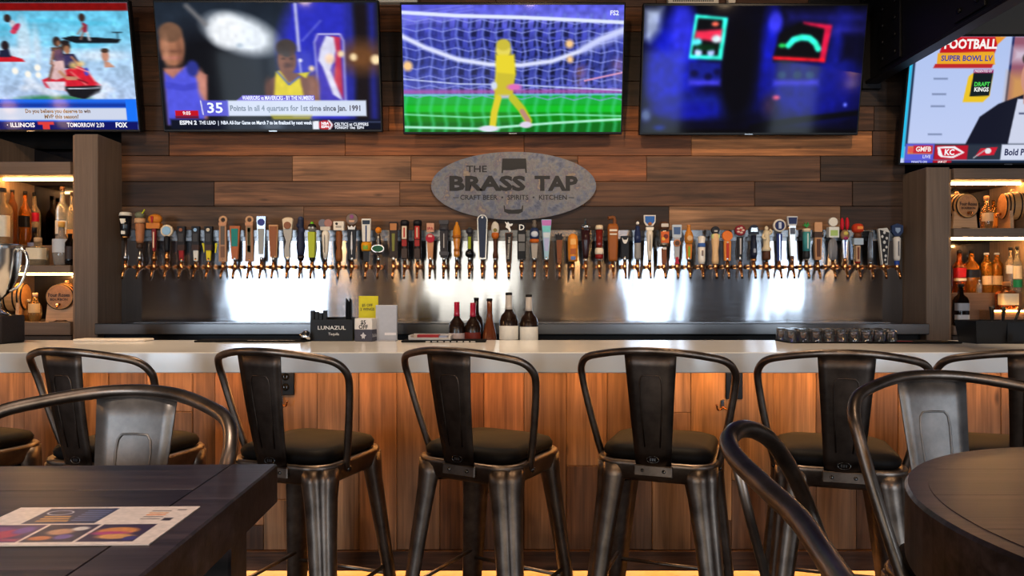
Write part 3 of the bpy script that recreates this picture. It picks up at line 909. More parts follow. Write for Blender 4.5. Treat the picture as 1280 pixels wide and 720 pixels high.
rt = thing('round_table', 'dark stained round high table with thick rim at the lower right', 'table', (.918, .79, 0))
RR = .428
disc = MB().lathe([(.945, RR - .03), (.947, RR - .008), (.951, RR), (1.040, RR), (1.0445, RR - .004), (1.0445, RR - .028)], 96, caps=True)
disc.sm = [False] * len(disc.sm)
disc.build('rim', 'table_wood', rt)
for i in range(6):
    r0 = RR - .0285; y0 = -r0 + i * (2 * r0 / 6); y1 = y0 + 2 * r0 / 6 - .0006
    pts = []
    def half(y): return math.sqrt(max(r0 * r0 - y * y, 0))
    ys = [y0 + (y1 - y0) * k / 8 for k in range(9)]
    pts = [(half(y), y) for y in ys] + [(-half(y), y) for y in reversed(ys)]
    pts = [p for k, p in enumerate(pts) if k == 0 or (Vector(p) - Vector(pts[k - 1])).length > 1e-5]
    m_ = MB(); n = len(pts)
    m_.add([(x, y, 1.040) for x, y in pts] + [(x, y, 1.0452) for x, y in pts],
           [tuple(reversed(range(n))), tuple(range(n, 2 * n))] + [(k, (k + 1) % n, (k + 1) % n + n, k + n) for k in range(n)])
    m_.build('board', 'table_wood', rt)
MB().lathe([(0, .0), (0, .19), (.02, .19), (.035, .06), (.05, .045), (.90, .045), (.93, .12), (.945, .12)], 24).build('pedestal', 'dark_steel', rt)

# ================================================================== SCREENS
TW, TH, TILT = 1.355, .775, 10.5
PXM = TW / 284.0          # metres per picture unit; a screen is painted 284 x 160 units
def make_tv(label, cx, cz, D, paint, texts, extra=None, dim=1.0):
    t = thing('television', label, 'television', (cx, D, cz), rot=(R(TILT), 0, 0))
    a, b = TW / 2, TH / 2
    MB().box(-a, a, -.012, .03, -b, b, .004).build('bezel', 'black', t)
    MB().box(-.3, .3, .03, .06, -.2, .2, .006).build('rear_housing', 'matte_black', t)
    m = MB().box(-.1, .1, .06, .085, -.12, .12, .003); m.tube([(0, .07, 0), (0, .22, .03)], .02, 8)
    m.build('wall_mount', 'dark_steel', t)
    g = MB().box(-.025, .025, -.0155, -.012, -b + .003, -b + .009).build('maker_plate', 'steel_plain', t)
    W, H = paint.w, paint.h
    def fn(u, v): return np.stack([u * PXM - W * PXM / 2, np.full_like(u, -.0135), H * PXM / 2 - v * PXM], -1)
    s = paint.mesh('screen', 'screen', t, fn, dim)
    for tx in texts:
        st, u, v, h, col = tx[:5]; kw = tx[5] if len(tx) > 5 else {}
        x, y = fn(np.array([float(u)]), np.array([float(v)]))[0][[0, 2]]
        text_mb(st, h * PXM, x, y, -.0155, **kw).build('lettering', 'screen_text', s, color=col, fixn=False)
    return t
SW, SH = 280, 156

# --- screen 1: riders on jet skis
p = Paint(SW, SH, .9)
p.grad([(0, (96, 196, 232)), (.25, (120, 205, 240)), (.42, (170, 208, 240)), (1, (196, 206, 244))])
p.noise(.22, 9, 1); p.noise(.14, 4, 2)
for u, v, ru, rv in ((60, 38, 60, 4), (210, 50, 40, 5), (120, 30, 30, 4), (230, 25, 30, 3), (180, 22, 30, 2)): p.ell(u, v, ru, rv, (70, 190, 225), 3, op=.5)
for u, v, ru, rv in ((145, 45, 9, 26), (160, 52, 5, 20), (130, 60, 20, 6), (240, 64, 30, 6)): p.ell(u, v, ru, rv, (225, 235, 248), 6, op=.7)
p.rect(0, 0, SW, 10, (126, 12, 10))
# wakeboard far, flyer
p.poly([(192, 43), (206, 40), (268, 44), (264, 49), (210, 49)], (20, 26, 32)); p.line([(264, 36), (264, 45)], 1.2, (20, 26, 32)); p.line([(258, 36), (270, 36)], 1.2, (20, 26, 32))
p.ell(221, 18, 4, 5, (60, 40, 34)); p.poly([(221, 23), (227, 27), (226, 36), (220, 36)], (150, 40, 60)); p.line([(221, 36), (217, 44)], 2.5, (150, 110, 96)); p.line([(226, 36), (228, 45)], 2.5, (220, 220, 225)); p.line([(222, 28), (214, 38)], 2, (160, 118, 100))
p.ell(127, 19, 4.5, 5, (50, 36, 34)); p.ell(133, 26, 4, 5, (200, 206, 220)); p.ell(136, 31, 8, 3.5, (190, 40, 80), rot=-.8); p.ell(133, 35, 4, 3, (214, 60, 90))
# left rider
p.poly([(98, 64), (118, 62), (140, 68), (143, 72), (104, 72)], (206, 30, 44)); p.ell(120, 52, 5, 6, (40, 30, 34)); p.poly([(112, 58), (124, 56), (126, 66), (110, 66)], (30, 34, 60))
# swimmer
p.ell(246, 64, 4.5, 8, (200, 140, 116)); p.ell(246, 58, 5, 3, (70, 50, 40)); p.poly([(244, 72), (250, 72), (257, 78), (244, 79)], (206, 150, 126))
# big jet ski
p.ell(178, 118, 46, 5, (30, 120, 60), 4, op=.8)
p.poly([(162, 94), (188, 84), (208, 76), (222, 82), (228, 94), (238, 101), (236, 106), (192, 108), (166, 104)], (214, 32, 52))
p.poly([(188, 102), (238, 101), (234, 110), (214, 118), (196, 114)], (24, 24, 30)); p.poly([(165, 96), (192, 96), (190, 108), (172, 106)], (226, 214, 226)); p.line([(200, 84), (218, 100)], 2, (240, 120, 120))
p.ell(186, 47, 5, 6, (46, 34, 34)); p.poly([(178, 54), (192, 53), (194, 68), (180, 70)], (30, 30, 48)); p.ell(197, 53, 6, 6, (56, 40, 36)); p.ell(198, 57, 4, 5, (170, 116, 84))
p.poly([(186, 62), (206, 62), (212, 72), (206, 80), (188, 80)], (36, 34, 60)); p.poly([(178, 72), (192, 66), (194, 90), (180, 94), (172, 92)], (216, 180, 180)); p.line([(178, 76), (171, 94)], 3, (120, 80, 66)); p.ell(220, 84, 3, 5, (60, 70, 190))
# spray, life vests, hull highlights
for i, (u, v) in enumerate(((150, 100), (158, 104), (166, 108), (146, 94), (240, 100), (246, 106), (236, 112), (140, 104), (176, 112), (230, 116))): p.ell(u, v, 7, 3.5, (232, 238, 250), 5, op=.75)
p.line([(206, 78), (222, 84), (230, 96)], 1.6, (250, 150, 150)); p.line([(194, 105), (234, 104)], 1.2, (200, 206, 220)); p.line([(196, 88), (220, 98)], 1.4, (120, 10, 24))
p.poly([(180, 58), (190, 56), (192, 70), (182, 71)], (60, 40, 90), 1.5); p.poly([(192, 64), (204, 63), (207, 74), (194, 76)], (50, 46, 96), 1.5); p.line([(203, 66), (213, 77)], 3, (176, 120, 92)); p.line([(180, 60), (176, 74)], 3, (150, 100, 80)); p.line([(186, 84), (194, 92), (206, 92)], 4, (196, 140, 110))
p.ell(196, 48, 6.5, 2.6, (30, 26, 30)); p.ell(188, 49, 2.6, 3.2, (150, 100, 76), 1); p.ell(204, 76, 5, 4, (255, 214, 130), 5, op=.8); p.ell(214, 74, 4, 3, (255, 206, 120), 4, op=.8)
p.noise(.18, 3, 11); p.blur(1, 0)
for u, v, r in ((108, 30, 4), (129, 83, 4), (145, 87, 4), (158, 79, 4), (158, 88, 3.5)): p.ell(u, v, r, r, (255, 250, 238), 3)  # lamp bulbs reflected in the glass, painted into the picture
p.rect(0, 118, SW, 150, (30, 104, 236)); p.rect(0, 123, SW, 128, (14, 54, 160), 2); p.rect(60, 129, 266, 144, (208, 216, 236)); p.rect(266, 118, SW, 150, (24, 116, 250))
p.rect(0, 146, SW, 158, (10, 18, 100))
p.poly([(150, 146), (171, 146), (171, 150), (165, 150), (165, 156), (156, 156), (156, 150), (150, 150)], (226, 62, 60))
tx = [('Do you believe you deserve to win', 178, 133, 4.8, (12, 16, 36), dict(bold=.9, fit=84 * PXM)), ('MVP this season?', 182, 140, 4.8, (12, 16, 36), dict(bold=.9, fit=44 * PXM)),
      ('· ILLINOIS', 128, 150.6, 5.4, (240, 240, 250), dict(bold=.7, fit=36 * PXM)), ('TOMORROW 2:30', 212, 150.6, 5.4, (240, 240, 250), dict(bold=.6, fit=48 * PXM)), ('FOX', 258, 150.6, 5.8, (250, 250, 255), dict(bold=1.2, fit=15 * PXM))]
make_tv('television at the far left showing riders on a red jet ski', xw(31, 4.4), zw(84, 4.4), 4.4, p, tx)

# --- screen 2: basketball players
p = Paint(SW, SH, .9)
p.grad([(0, (44, 56, 70)), (.3, (62, 74, 90)), (.55, (46, 58, 72)), (.8, (24, 28, 38)), (1, (14, 16, 22))])
p.ell(60, 90, 70, 60, (20, 24, 34), 40); p.noise(.15, 18, 4); p.gamma(1.25, .95)
p.ell(106, 38, 44, 22, (238, 246, 255), 14, rot=.28); p.ell(88, 34, 22, 20, (246, 250, 255), 12); p.ell(104, 52, 4, 3, (190, 205, 220), 3)
p.line([(40, 4), (62, 26)], 5, (120, 118, 120), 6)
p.poly([(172, 2), (242, 2), (242, 150), (166, 150)], (54, 54, 196), 2); p.ell(205, 60, 50, 70, (44, 48, 190), 20); p.rect(238, 0, 250, 150, (40, 44, 150), 4)
p.rect(250, 0, SW, 150, (26, 20, 24), 4); p.rect(268, 0, 277, 150, (36, 40, 130), 4); p.ell(258, 66, 28, 18, (110, 70, 40), 22)
p.line([(177, 2), (179, 58)], 3.4, (214, 216, 248), 2); p.line([(179, 72), (181, 96)], 2, (214, 216, 248), 1.5); p.ell(180, 70, 2.5, 2.5, (240, 240, 255))
p.line([(184, 46), (208, 22)], 1.6, (110, 116, 220), 3)
# league panel with a white player silhouette
p.poly([(200, 38), (236, 38), (236, 124), (204, 124)], (72, 64, 186), 4); p.line([(202, 120), (199, 48), (204, 38), (232, 38), (236, 46), (236, 122)], 2, (190, 186, 236), 1.2)
p.poly([(220, 40), (232, 42), (233, 118), (222, 96), (226, 60)], (196, 50, 84), 2); p.poly([(214, 40), (224, 42), (226, 58), (218, 82), (232, 120), (220, 112), (208, 78), (203, 70), (206, 56)], (222, 222, 246), 2)
p.ell(218, 68, 6, 6, (255, 220, 190), 5)
for u, v, r in ((232, 62, 4), (248, 66, 4.5), (276, 69, 6), (194, 80, 3.5)): p.ell(u, v, r, r, (255, 226, 176), 4)  # warm bulb reflections painted onto this screen
# left player, blurred
p.ell(18, 52, 16, 26, (168, 112, 84), 4); p.ell(17, 36, 15, 12, (120, 86, 66), 4); p.rect(5, 58, 30, 60, (110, 70, 56), 3); p.rect(5, 66, 28, 68, (196, 120, 110), 3)
p.poly([(5, 80), (40, 78), (60, 88), (56, 150), (5, 150)], (186, 120, 104), 4); p.poly([(5, 84), (16, 92), (34, 76), (46, 92), (54, 120), (52, 150), (5, 150)], (84, 88, 226), 4); p.ell(42, 80, 8, 10, (44, 52, 140), 4)
# player in the yellow vest
p.ell(163, 70, 12, 18, (124, 80, 62), 2); p.ell(163, 55, 13, 11, (70, 62, 60), 3); p.ell(162, 76, 8, 3, (84, 52, 44), 3); p.ell(158, 68, 2.5, 1.4, (40, 26, 22), 1); p.ell(169, 68, 2.5, 1.4, (40, 26, 22), 1)
p.poly([(140, 94), (156, 82), (176, 86), (196, 90), (204, 124), (130, 124)], (120, 78, 64), 3); p.poly([(148, 84), (153, 82), (164, 98), (178, 90), (184, 124), (142, 124)], (226, 206, 36), 2); p.line([(150, 84), (164, 100), (178, 90)], 2, (70, 90, 190))
p.poly([(176, 86), (192, 84), (186, 92)], (214, 200, 40), 2)
p.poly([(5, 96), (30, 100), (50, 96), (52, 104), (28, 108), (5, 104)], (70, 74, 206), 3); p.ell(10, 60, 4, 18, (196, 140, 110), 5, op=.6); p.ell(28, 62, 4, 16, (110, 70, 54), 5, op=.6); p.ell(52, 100, 5, 16, (206, 140, 124), 5)
p.ell(156, 74, 4, 10, (150, 100, 78), 4, op=.6); p.ell(170, 66, 3, 9, (90, 56, 44), 4, op=.6); p.ell(196, 104, 7, 16, (146, 100, 84), 6); p.ell(138, 106, 6, 14, (96, 62, 50), 5)
p.blur(1, 0); p.noise(.10, 5, 21)
p.poly([(96, 119), (104, 113), (196, 113), (196, 121), (94, 121)], (104, 90, 206), 1)
p.rect(82, 119.5, 262, 139, (216, 226, 246), 1); p.rect(48, 119.5, 84, 139, (92, 92, 214), 1); p.line([(49, 120), (51, 137)], 1.4, (230, 230, 250))
p.poly([(15, 132), (45, 132), (45, 139), (15, 139)], (196, 18, 34), 1); p.rect(15, 139, 45, 142, (110, 14, 24), 1)
p.rect(140, 139, 190, 146, (200, 190, 40), 3); p.rect(8, 143, SW, SH, (12, 18, 36), 2); p.ell(140, 151, 14, 6, (120, 130, 140), 6, op=.6); p.rect(195, 146, SW, 147, (90, 100, 140), .6)
p.ell(208, 150.5, 10, 6, (190, 30, 44), 1); p.poly([(192, 146), (200, 145), (200, 156), (192, 156)], (236, 238, 246)); p.line([(213, 145), (217, 150), (213, 156)], 2, (236, 238, 246))
tx = [('35', 67, 129.5, 12.5, (226, 232, 252), dict(fit=20 * PXM, bold=.5)), ('Points in all 4 quarters for 1st time since Jan. 1991', 171, 129.5, 6.8, (14, 24, 60), dict(fit=168 * PXM, bold=.9)),
      ('WARRIORS vs MAVERICKS - BY THE NUMBERS', 149, 116.6, 5, (226, 224, 250), dict(bold=.5, fit=92 * PXM)), ('9:05', 30, 135.6, 4.2, (250, 240, 240), dict(bold=.6)),
      ('ESPN 2', 31, 147.6, 4.8, (236, 238, 246), dict(bold=1.2, fit=22 * PXM)), ('THE LEAD  |  NBA All-Star Game on March 7 to be finalized by next week', 118, 147.6, 4.4, (230, 234, 246), dict(bold=.6, fit=146 * PXM)),
      ('NBA', 208, 148.4, 3.4, (250, 250, 252), dict(bold=.8)), ('ESPN', 208, 152.6, 3.2, (250, 250, 252), dict(bold=.8)),
      ('CELTICS at CLIPPERS', 220, 149.6, 3.8, (230, 234, 246), dict(bold=.8, fit=44 * PXM, align='LEFT')), ('TONIGHT 10et  ESPN', 220, 153.8, 3.2, (230, 234, 246), dict(bold=.8, fit=38 * PXM, align='LEFT'))]
make_tv('television showing basketball players, second screen from the left', xw(337.5, 4.4), zw(84, 4.4), 4.4, p, tx)

# --- screen 3: goalkeeper seen through the net
p = Paint(SW, SH, 1.0)
p.grad([(0, (110, 112, 222)), (.1, (126, 128, 226)), (.2, (92, 98, 196)), (.45, (66, 78, 160)), (.62, (96, 104, 190)), (.70, (120, 124, 210)), (1, (90, 96, 180))])
for i in range(16):      # dark stand seen in the net's meshes
    for j in range(8):
        u, v = 18 + i * 16.6 + (j % 2) * 1.5, 18 + j * 11.6
        k = max(0, 1 - ((u - 150) / 120) ** 2)
        p.poly([(u, v), (u + 9, v), (u + 8, v + 9), (u - 1, v + 9)], (20, 28, 66), 3, op=.25 + .6 * k)
p.noise(.25, 5, 8)
p.poly([(0, 112), (280, 108), (280, 156), (0, 156)], (22, 150, 46), 1.5)
for j, (v0, v1, c) in enumerate(((110, 122, (36, 186, 80)), (122, 132, (30, 200, 60)), (132, 144, (20, 150, 30)), (144, 158, (18, 128, 40)))): p.rect(0, v0, 280, v1, c, 2)
for i in range(17):
    u = 4 + i * 16.8
    p.line([(u, 110), (u - 4, 128), (u, 146), (u - 2, 158)], 5, (96, 214, 160), 4, op=.55)
    p.line([(u, 12), (u - 3, 36), (u + 1, 60), (u - 3, 84), (u, 110)], 3.5, (128, 140, 222), 3, op=.8)
for j in range(9):
    v = 16 + j * 11.6
    p.line([(i * 16.8, v + (4 if i % 2 else 0) + i * .25) for i in range(18)], 1.4, (168, 176, 238), 1.6, op=.8)
p.line([(0, 106), (280, 105)], 5, (190, 110, 180), 4, op=.8); p.line([(0, 110), (280, 109)], 2, (130, 210, 220), 2)
for i in range(5): p.line([(0, 24 + i * -3), (90, 14 - i * 4)], 1.5, (150, 152, 236), 2, op=.6)
p.line([(0, 9), (70, 13), (150, 15), (280, 21)], 4.5, (226, 232, 252), 2)
p.line([(0, 38), (30, 52), (70, 66), (110, 72), (150, 73), (190, 68), (225, 56), (250, 42), (280, 30)], 6, (222, 226, 252), 4)
p.line([(232, 52), (280, 32)], 12, (206, 212, 250), 10, op=.8)
p.line([(0, 90), (70, 96), (140, 97), (280, 104)], 1.6, (206, 214, 246), 1.5); p.line([(232, 92), (280, 82)], 2, (226, 170, 200), 1.5)
p.line([(0, 134), (90, 138), (200, 134), (280, 136)], 2, (150, 230, 190), 2); p.line([(0, 150), (100, 152), (190, 145), (280, 140)], 3, (190, 240, 220), 2)
p.gamma(1.3, 1.04)
# keeper: hair, jersey, shorts, socks, boots, one figure blurred by the net
p.ell(128, 55, 10, 9, (232, 216, 90), 4); p.ell(128, 48, 9, 7, (206, 190, 60), 3); p.poly([(118, 60), (142, 60), (144, 84), (138, 104), (116, 104), (118, 84)], (234, 214, 40), 4)
p.poly([(120, 82), (142, 84), (140, 112), (116, 112)], (206, 190, 44), 3); p.ell(142, 100, 9, 4, (222, 110, 190), 3); p.ell(116, 98, 4, 5, (210, 220, 240), 3); p.rect(122, 110, 136, 114, (190, 190, 220), 2)
p.line([(121, 114), (116, 132), (114, 148)], 9, (224, 206, 40), 3); p.line([(140, 114), (152, 128), (160, 142)], 10, (190, 196, 40), 3); p.line([(152, 130), (160, 142)], 6, (190, 140, 120), 2)
p.ell(109, 152, 13, 4, (226, 226, 244), 2); p.ell(157, 147, 8, 4, (226, 214, 236), 2)
for u, v, r in ((6, 74, 6), (212, 47, 5), (213, 66, 4)): p.ell(u, v, r, r, (255, 206, 140), 5)  # reflected pendant bulbs, painted over the goalkeeper picture
tx = [('FS2', 268, 10, 5.5, (240, 244, 255), dict(bold=.7))]
make_tv('television in the middle showing a goalkeeper in yellow behind a net', xw(641, 4.4), zw(87, 4.4), 4.4, p, tx)

# --- screen 4: dark blue workshop with two glowing panels
p = Paint(SW, SH, .9)
p.grad([(0, (10, 12, 34)), (.5, (12, 16, 60)), (.72, (10, 14, 70)), (1, (8, 10, 46))])
p.ell(40, 70, 34, 60, (30, 44, 190), 24); p.ell(48, 30, 16, 34, (72, 76, 214), 14); p.ell(20, 90, 12, 30, (40, 50, 180), 14)
p.ell(82, 122, 50, 16, (36, 52, 150), 14); p.ell(60, 128, 40, 10, (30, 40, 170), 10)
p.ell(162, 60, 12, 56, (36, 48, 190), 12); p.ell(166, 20, 9, 13, (84, 84, 226), 6); p.ell(215, 100, 66, 40, (24, 34, 150), 26); p.ell(250, 60, 16, 50, (34, 44, 150), 16)
p.rect(180, 8, 280, 20, (64, 62, 170), 8, op=.7); p.rect(236, 26, 280, 34, (84, 76, 190), 6, op=.7); p.rect(252, 34, 276, 66, (16, 18, 60), 5)
p.ell(122, 80, 22, 70, (8, 10, 26), 14); p.ell(165, 122, 10, 14, (92, 64, 74), 12, op=.7); p.ell(173, 112, 5, 3, (226, 120, 150), 3)
p.poly([(0, 4), (24, 2), (20, 30), (8, 44), (0, 40)], (196, 206, 226), 12, op=.85); p.ell(6, 134, 7, 8, (110, 124, 160), 7)  # whitish upper left corner is window glare painted into the picture
p.poly([(64, 10), (106, 14), (101, 66), (58, 64)], (80, 240, 220), 2); p.poly([(68, 15), (99, 17), (95, 60), (62, 59)], (22, 26, 34), 2)
p.poly([(66, 30), (99, 28), (98, 44), (80, 42), (64, 40)], (236, 74, 110), 4); p.ell(90, 22, 5, 3, (236, 130, 110), 2); p.ell(68, 44, 6, 5, (120, 230, 240), 3); p.ell(92, 40, 6, 5, (220, 236, 240), 3)
for u, v in ((70, 56), (86, 56)): p.ell(u, v, 5, 5, (200, 216, 255), 3)
p.ell(80, 50, 14, 4, (14, 70, 40), 3)
p.poly([(60, 68), (100, 68), (100, 92), (58, 92)], (40, 52, 150), 4); p.rect(59, 90, 100, 97, (96, 92, 226), 3)
for u, v in ((66, 82), (84, 86), (96, 80)): p.ell(u, v, 5, 4, (22, 26, 90), 3)
p.poly([(196, 20), (236, 26), (232, 68), (166, 68), (166, 60), (172, 34)], (18, 20, 30), 4); p.poly([(200, 19), (238, 23), (232, 69), (224, 68), (228, 28), (201, 22)], (214, 46, 96), 2); p.line([(167, 63), (230, 66)], 4.5, (240, 44, 66), 2)
p.line([(184, 48), (190, 41), (200, 38), (210, 39), (218, 45), (222, 52)], 8, (80, 246, 216), 2); p.ell(176, 48, 5, 3, (60, 200, 110), 2)
p.rect(170, 72, 226, 94, (34, 44, 130), 4); p.rect(168, 90, 226, 97, (90, 84, 214), 3)
for u in (178, 198, 214): p.ell(u, 84, 6, 5, (62, 92, 130), 3)
p.poly([(140, 146), (200, 137), (280, 128), (280, 134), (200, 144), (140, 154)], (8, 10, 22), 2); p.ell(262, 121, 2.5, 2.5, (150, 160, 255), 2)
p.rect(0, 152, 280, 158, (8, 8, 16), 2); p.ell(24, 150, 8, 4, (30, 60, 140), 4)
p.noise(.2, 6, 5)
p.blur(1, 1); p.gamma(1.45, 1.15)
make_tv('dark blue television showing two glowing neon panels, right of the goalkeeper screen', xw(939.5, 4.4), zw(88, 4.4), 4.4, p, [])

# --- screen 5: football talk show
p = Paint(SW, SH, .9)
p.grad([(0, (176, 196, 240)), (1, (196, 208, 244))]); p.rect(-2, 0, 4, 150, (40, 190, 235), 1.5); p.rect(4, 28, 7, 135, (24, 40, 70), 1)
p.rect(128, 0, 281, 140, (150, 90, 110), 1.5); p.rect(126, 0, 129, 140, (30, 40, 90), 1); p.rect(129, 14, 281, 30, (206, 186, 206), 6); p.rect(129, 46, 160, 80, (206, 150, 90), 8)
p.poly([(40, 0), (110, 0), (106, 20), (36, 20)], (196, 24, 34), 1); p.poly([(34, 20), (105, 18), (108, 34), (34, 34)], (236, 170, 40), 1); p.poly([(32, 33), (106, 33), (104, 38), (30, 38)], (190, 40, 40), 1); p.poly([(104, 0), (118, 0), (108, 10)], (236, 150, 40), 1)
p.poly([(76, 48), (84, 42), (107, 42), (106, 72), (98, 80), (72, 80)], (236, 196, 40), 1); p.poly([(82, 44), (107, 43), (105, 72), (80, 73)], (20, 30, 34), 1); p.rect(82, 40, 107, 44, (150, 40, 110), .8)
for v in (50, 69, 84, 119): p.rect(32, v, 50, v + 2, (120, 134, 170), .8)
# presenter: dark jacket, white shirt, head
p.poly([(80, 136), (96, 98), (118, 82), (150, 70), (200, 74), (236, 100), (250, 136)], (22, 24, 40), 1.5); p.poly([(142, 76), (176, 76), (182, 136), (136, 136)], (206, 212, 234), 1.5); p.rect(146, 93, 172, 95, (60, 64, 100), .8)
p.poly([(148, 60), (172, 60), (172, 80), (150, 82)], (190, 130, 112), 2); p.ell(162, 48, 19, 27, (206, 146, 126), 1.5); p.ell(162, 26, 20, 12, (52, 40, 36), 2)
p.ell(154, 46, 3, 1.5, (60, 40, 40), 1); p.ell(170, 46, 3, 1.5, (60, 40, 40), 1); p.ell(162, 63, 6, 1.6, (150, 80, 80), 1); p.ell(162, 55, 2.6, 4, (190, 124, 106), 2)
p.rect(5, 132, 281, 152, (34, 44, 60), 1); p.rect(5, 132, 42, 153, (92, 92, 216), .8); p.rect(8, 135, 40, 145, (220, 130, 60), .8); p.rect(15, 134, 40, 144, (196, 40, 60), .8); p.ell(12, 140, 3.6, 3.6, (226, 90, 80), 1)
p.rect(43, 134, 86, 152, (186, 24, 44), .8)
p.poly([(46, 136), (68, 135), (82, 143), (68, 150), (52, 149), (48, 146)], (244, 246, 250), .8); p.poly([(50, 138), (66, 137.5), (78, 143), (66, 148), (54, 147)], (206, 30, 50), .8)
p.rect(86, 134, 128, 152, (44, 52, 66), .8); p.poly([(96, 148), (102, 138), (124, 136), (120, 146), (104, 147)], (206, 30, 50), .8); p.ell(112, 141, 4, 3.6, (232, 232, 236), .8); p.line([(94, 150), (108, 140)], 1.2, (190, 190, 196))
p.rect(129, 133, 281, 153, (214, 220, 240), .8); p.rect(5, 153, 281, 158, (24, 40, 64), .8); p.rect(5, 153, 42, 158, (70, 76, 200), .8); p.rect(42, 153, 66, 158, (180, 20, 40), .8)
tx = [('FOOTBALL', 74, 9.5, 11, (250, 244, 240), dict(bold=1, stretch=.86)), ('SUPER BOWL LV', 71, 26.5, 6.5, (60, 64, 150), dict(bold=.9, stretch=.95)), ('PRESENTED BY', 94, 42, 2.6, (240, 230, 240), dict(bold=.6, stretch=.9)),
      ('DRAFT', 94, 58, 5.0, (70, 210, 80), dict(bold=.9, stretch=.9)), ('KINGS', 94, 64.5, 5.0, (240, 244, 240), dict(bold=.9, stretch=.9)),
      ('GMFB', 28, 139, 6, (250, 236, 230), dict(bold=.8, stretch=.9)), ('LIVE', 33, 148.5, 4, (210, 214, 250), dict(bold=.6)), ('KC', 62, 143, 7, (246, 246, 250), dict(bold=1, stretch=.95)),
      ("Bold Predictions", 133, 143, 8, (30, 36, 80), dict(bold=.9, align='LEFT', stretch=.86)), ("WHAT'S ON", 24, 155, 2.6, (214, 220, 250), dict(bold=.6)), ('IAM ET', 54, 155, 2.6, (244, 226, 226), dict(bold=.6))]
make_tv('television hung lower at the far right showing a football talk show', xw(1268, 4.4), zw(126, 4.4), 4.4, p, tx)

# small white fittings above the screens
for x, y, ww, hh, nm, lb in ((496, -3, 52, 14, 'receiver_box', 'white receiver box on the wall above the goalkeeper screen'),
                             (866, -1, 63, 14, 'vent_box', 'slotted white box on the wall above the neon panel screen'),
                             (914, -2, 9, 14, 'sensor', 'tiny white sensor beside the slotted white box')):
    q = px(x, y, 4.56); t = thing(nm, lb, 'fitting', (q.x, 4.56, q.z)); k = 4.56 / F
    h = MB().box(-ww * k / 2, ww * k / 2, -.02, .03, -hh * k / 2, hh * k / 2, .004).build('housing', 'paint', t, (226, 206, 180))
    if nm == 'vent_box':
        for i in range(22): MB().box(-ww * k / 2 + .03 + i * .0118, -ww * k / 2 + .0365 + i * .0118, -.0205, -.019, -.024, -.002).build('slot', 'ink', h)

# ================================================================== OVAL SIGN
q = px(642, 232.5, 4.57)
sg = thing('oval_sign', 'oval weathered zinc wall sign with dark lettering above the taps', 'sign', (q.x, 4.57, q.z))
k = 4.57 / F
MB().prism(ellipse(0, 0, 103 * k, 42.5 * k, 64), -.008, .02).build('plate', 'zinc', sg)
def L(sx, sy): return (sx - 642) * k, (232.5 - sy) * k
def word(st, sx, sy, h, **kw):
    x, z = L(sx, sy); text_mb(st, h * k, x, z, -.0105, **kw).build('lettering', 'ink', sg, fixn=False)
word('THE', 596, 212, 8, bold=.45, fit=25.5 * k); word('BRASS', 608.5, 230.5, 17.2, bold=1.25, fit=95 * k); word('TAP', 695, 230.5, 17.2, bold=1.25, fit=54 * k)
word('CRAFT BEER  •  SPIRITS  •  KITCHEN', 642, 247.3, 6.0, bold=.35, fit=133 * k)
for sx in (570, 714):
    x, z = L(sx, 247.3); MB().box(x - 3.6 * k, x + 3.6 * k, -.0105, -.009, z - .4 * k, z + .4 * k).build('dash', 'ink', sg)
MB().prism([L(*a) for a in ((628, 198.5), (657.5, 198.5), (658, 204), (658.6, 216.5), (656.8, 216.5), (656.2, 211.3), (648, 211.5), (640, 213), (629, 213), (628.6, 216.5), (627, 216.5), (627.4, 204))], -.0105, -.009).build('glass_emblem', 'ink', sg)
MB().prism([L(*a) for a in ((629.5, 257), (630.8, 257), (631.5, 261.5), (640, 262.5), (652, 261.5), (652.6, 257), (654, 257), (653.4, 265), (648, 267.5), (636, 267.5), (630.4, 265))], -.0105, -.009).build('glass_foot_emblem', 'ink', sg)

# ================================================================== SIXTY BEER TAPS
TD = 4.455
U = TD / F                      # one photo pixel at the taps
TZ = CZ + (HY - 326) * U         # top of the ferrules, bottom of the handles
def faucet(t):
    """Shank out of the wall, faucet body with forward spout, ferrule under the handle."""
    b = MB()
    b.lathe([(.0, .008), (.11, .008)], 12, (0, 0, -.035), 'y')
    b.lathe([(.104, .013), (.112, .015), (.118, .013)], 16, (0, 0, -.035), 'y')
    b.lathe([(-.060, .009), (-.05, .0125), (-.03, .0135), (-.014, .012), (-.006, .009)], 14)
    b.tube([(0, 0, -.045), (0, -.022, -.062), (0, -.036, -.088), (0, -.040, -.112)], [.0105, .0095, .008, .0075], 12)
    o = b.build('faucet', 'brass', t)
    f = MB().lathe([(-.006, .0075), (.0, .0095), (.012, .0105), (.018, .0075), (.022, .006)], 14).build('ferrule', 'brass', o)
    MB().lathe([(-.05, .014), (-.046, .0148), (-.04, .014)], 14, (0, 0, 0)).build('collar', 'brass', o)
    return o
_proto = []
def add_faucet(t):
    if not _proto:
        _proto.append(faucet(t)); return
    c = copy_tree(_proto[0], t)
MATS = {'m': 'metal_tint', 'g': 'paint_gloss', 'c': 'glass'}
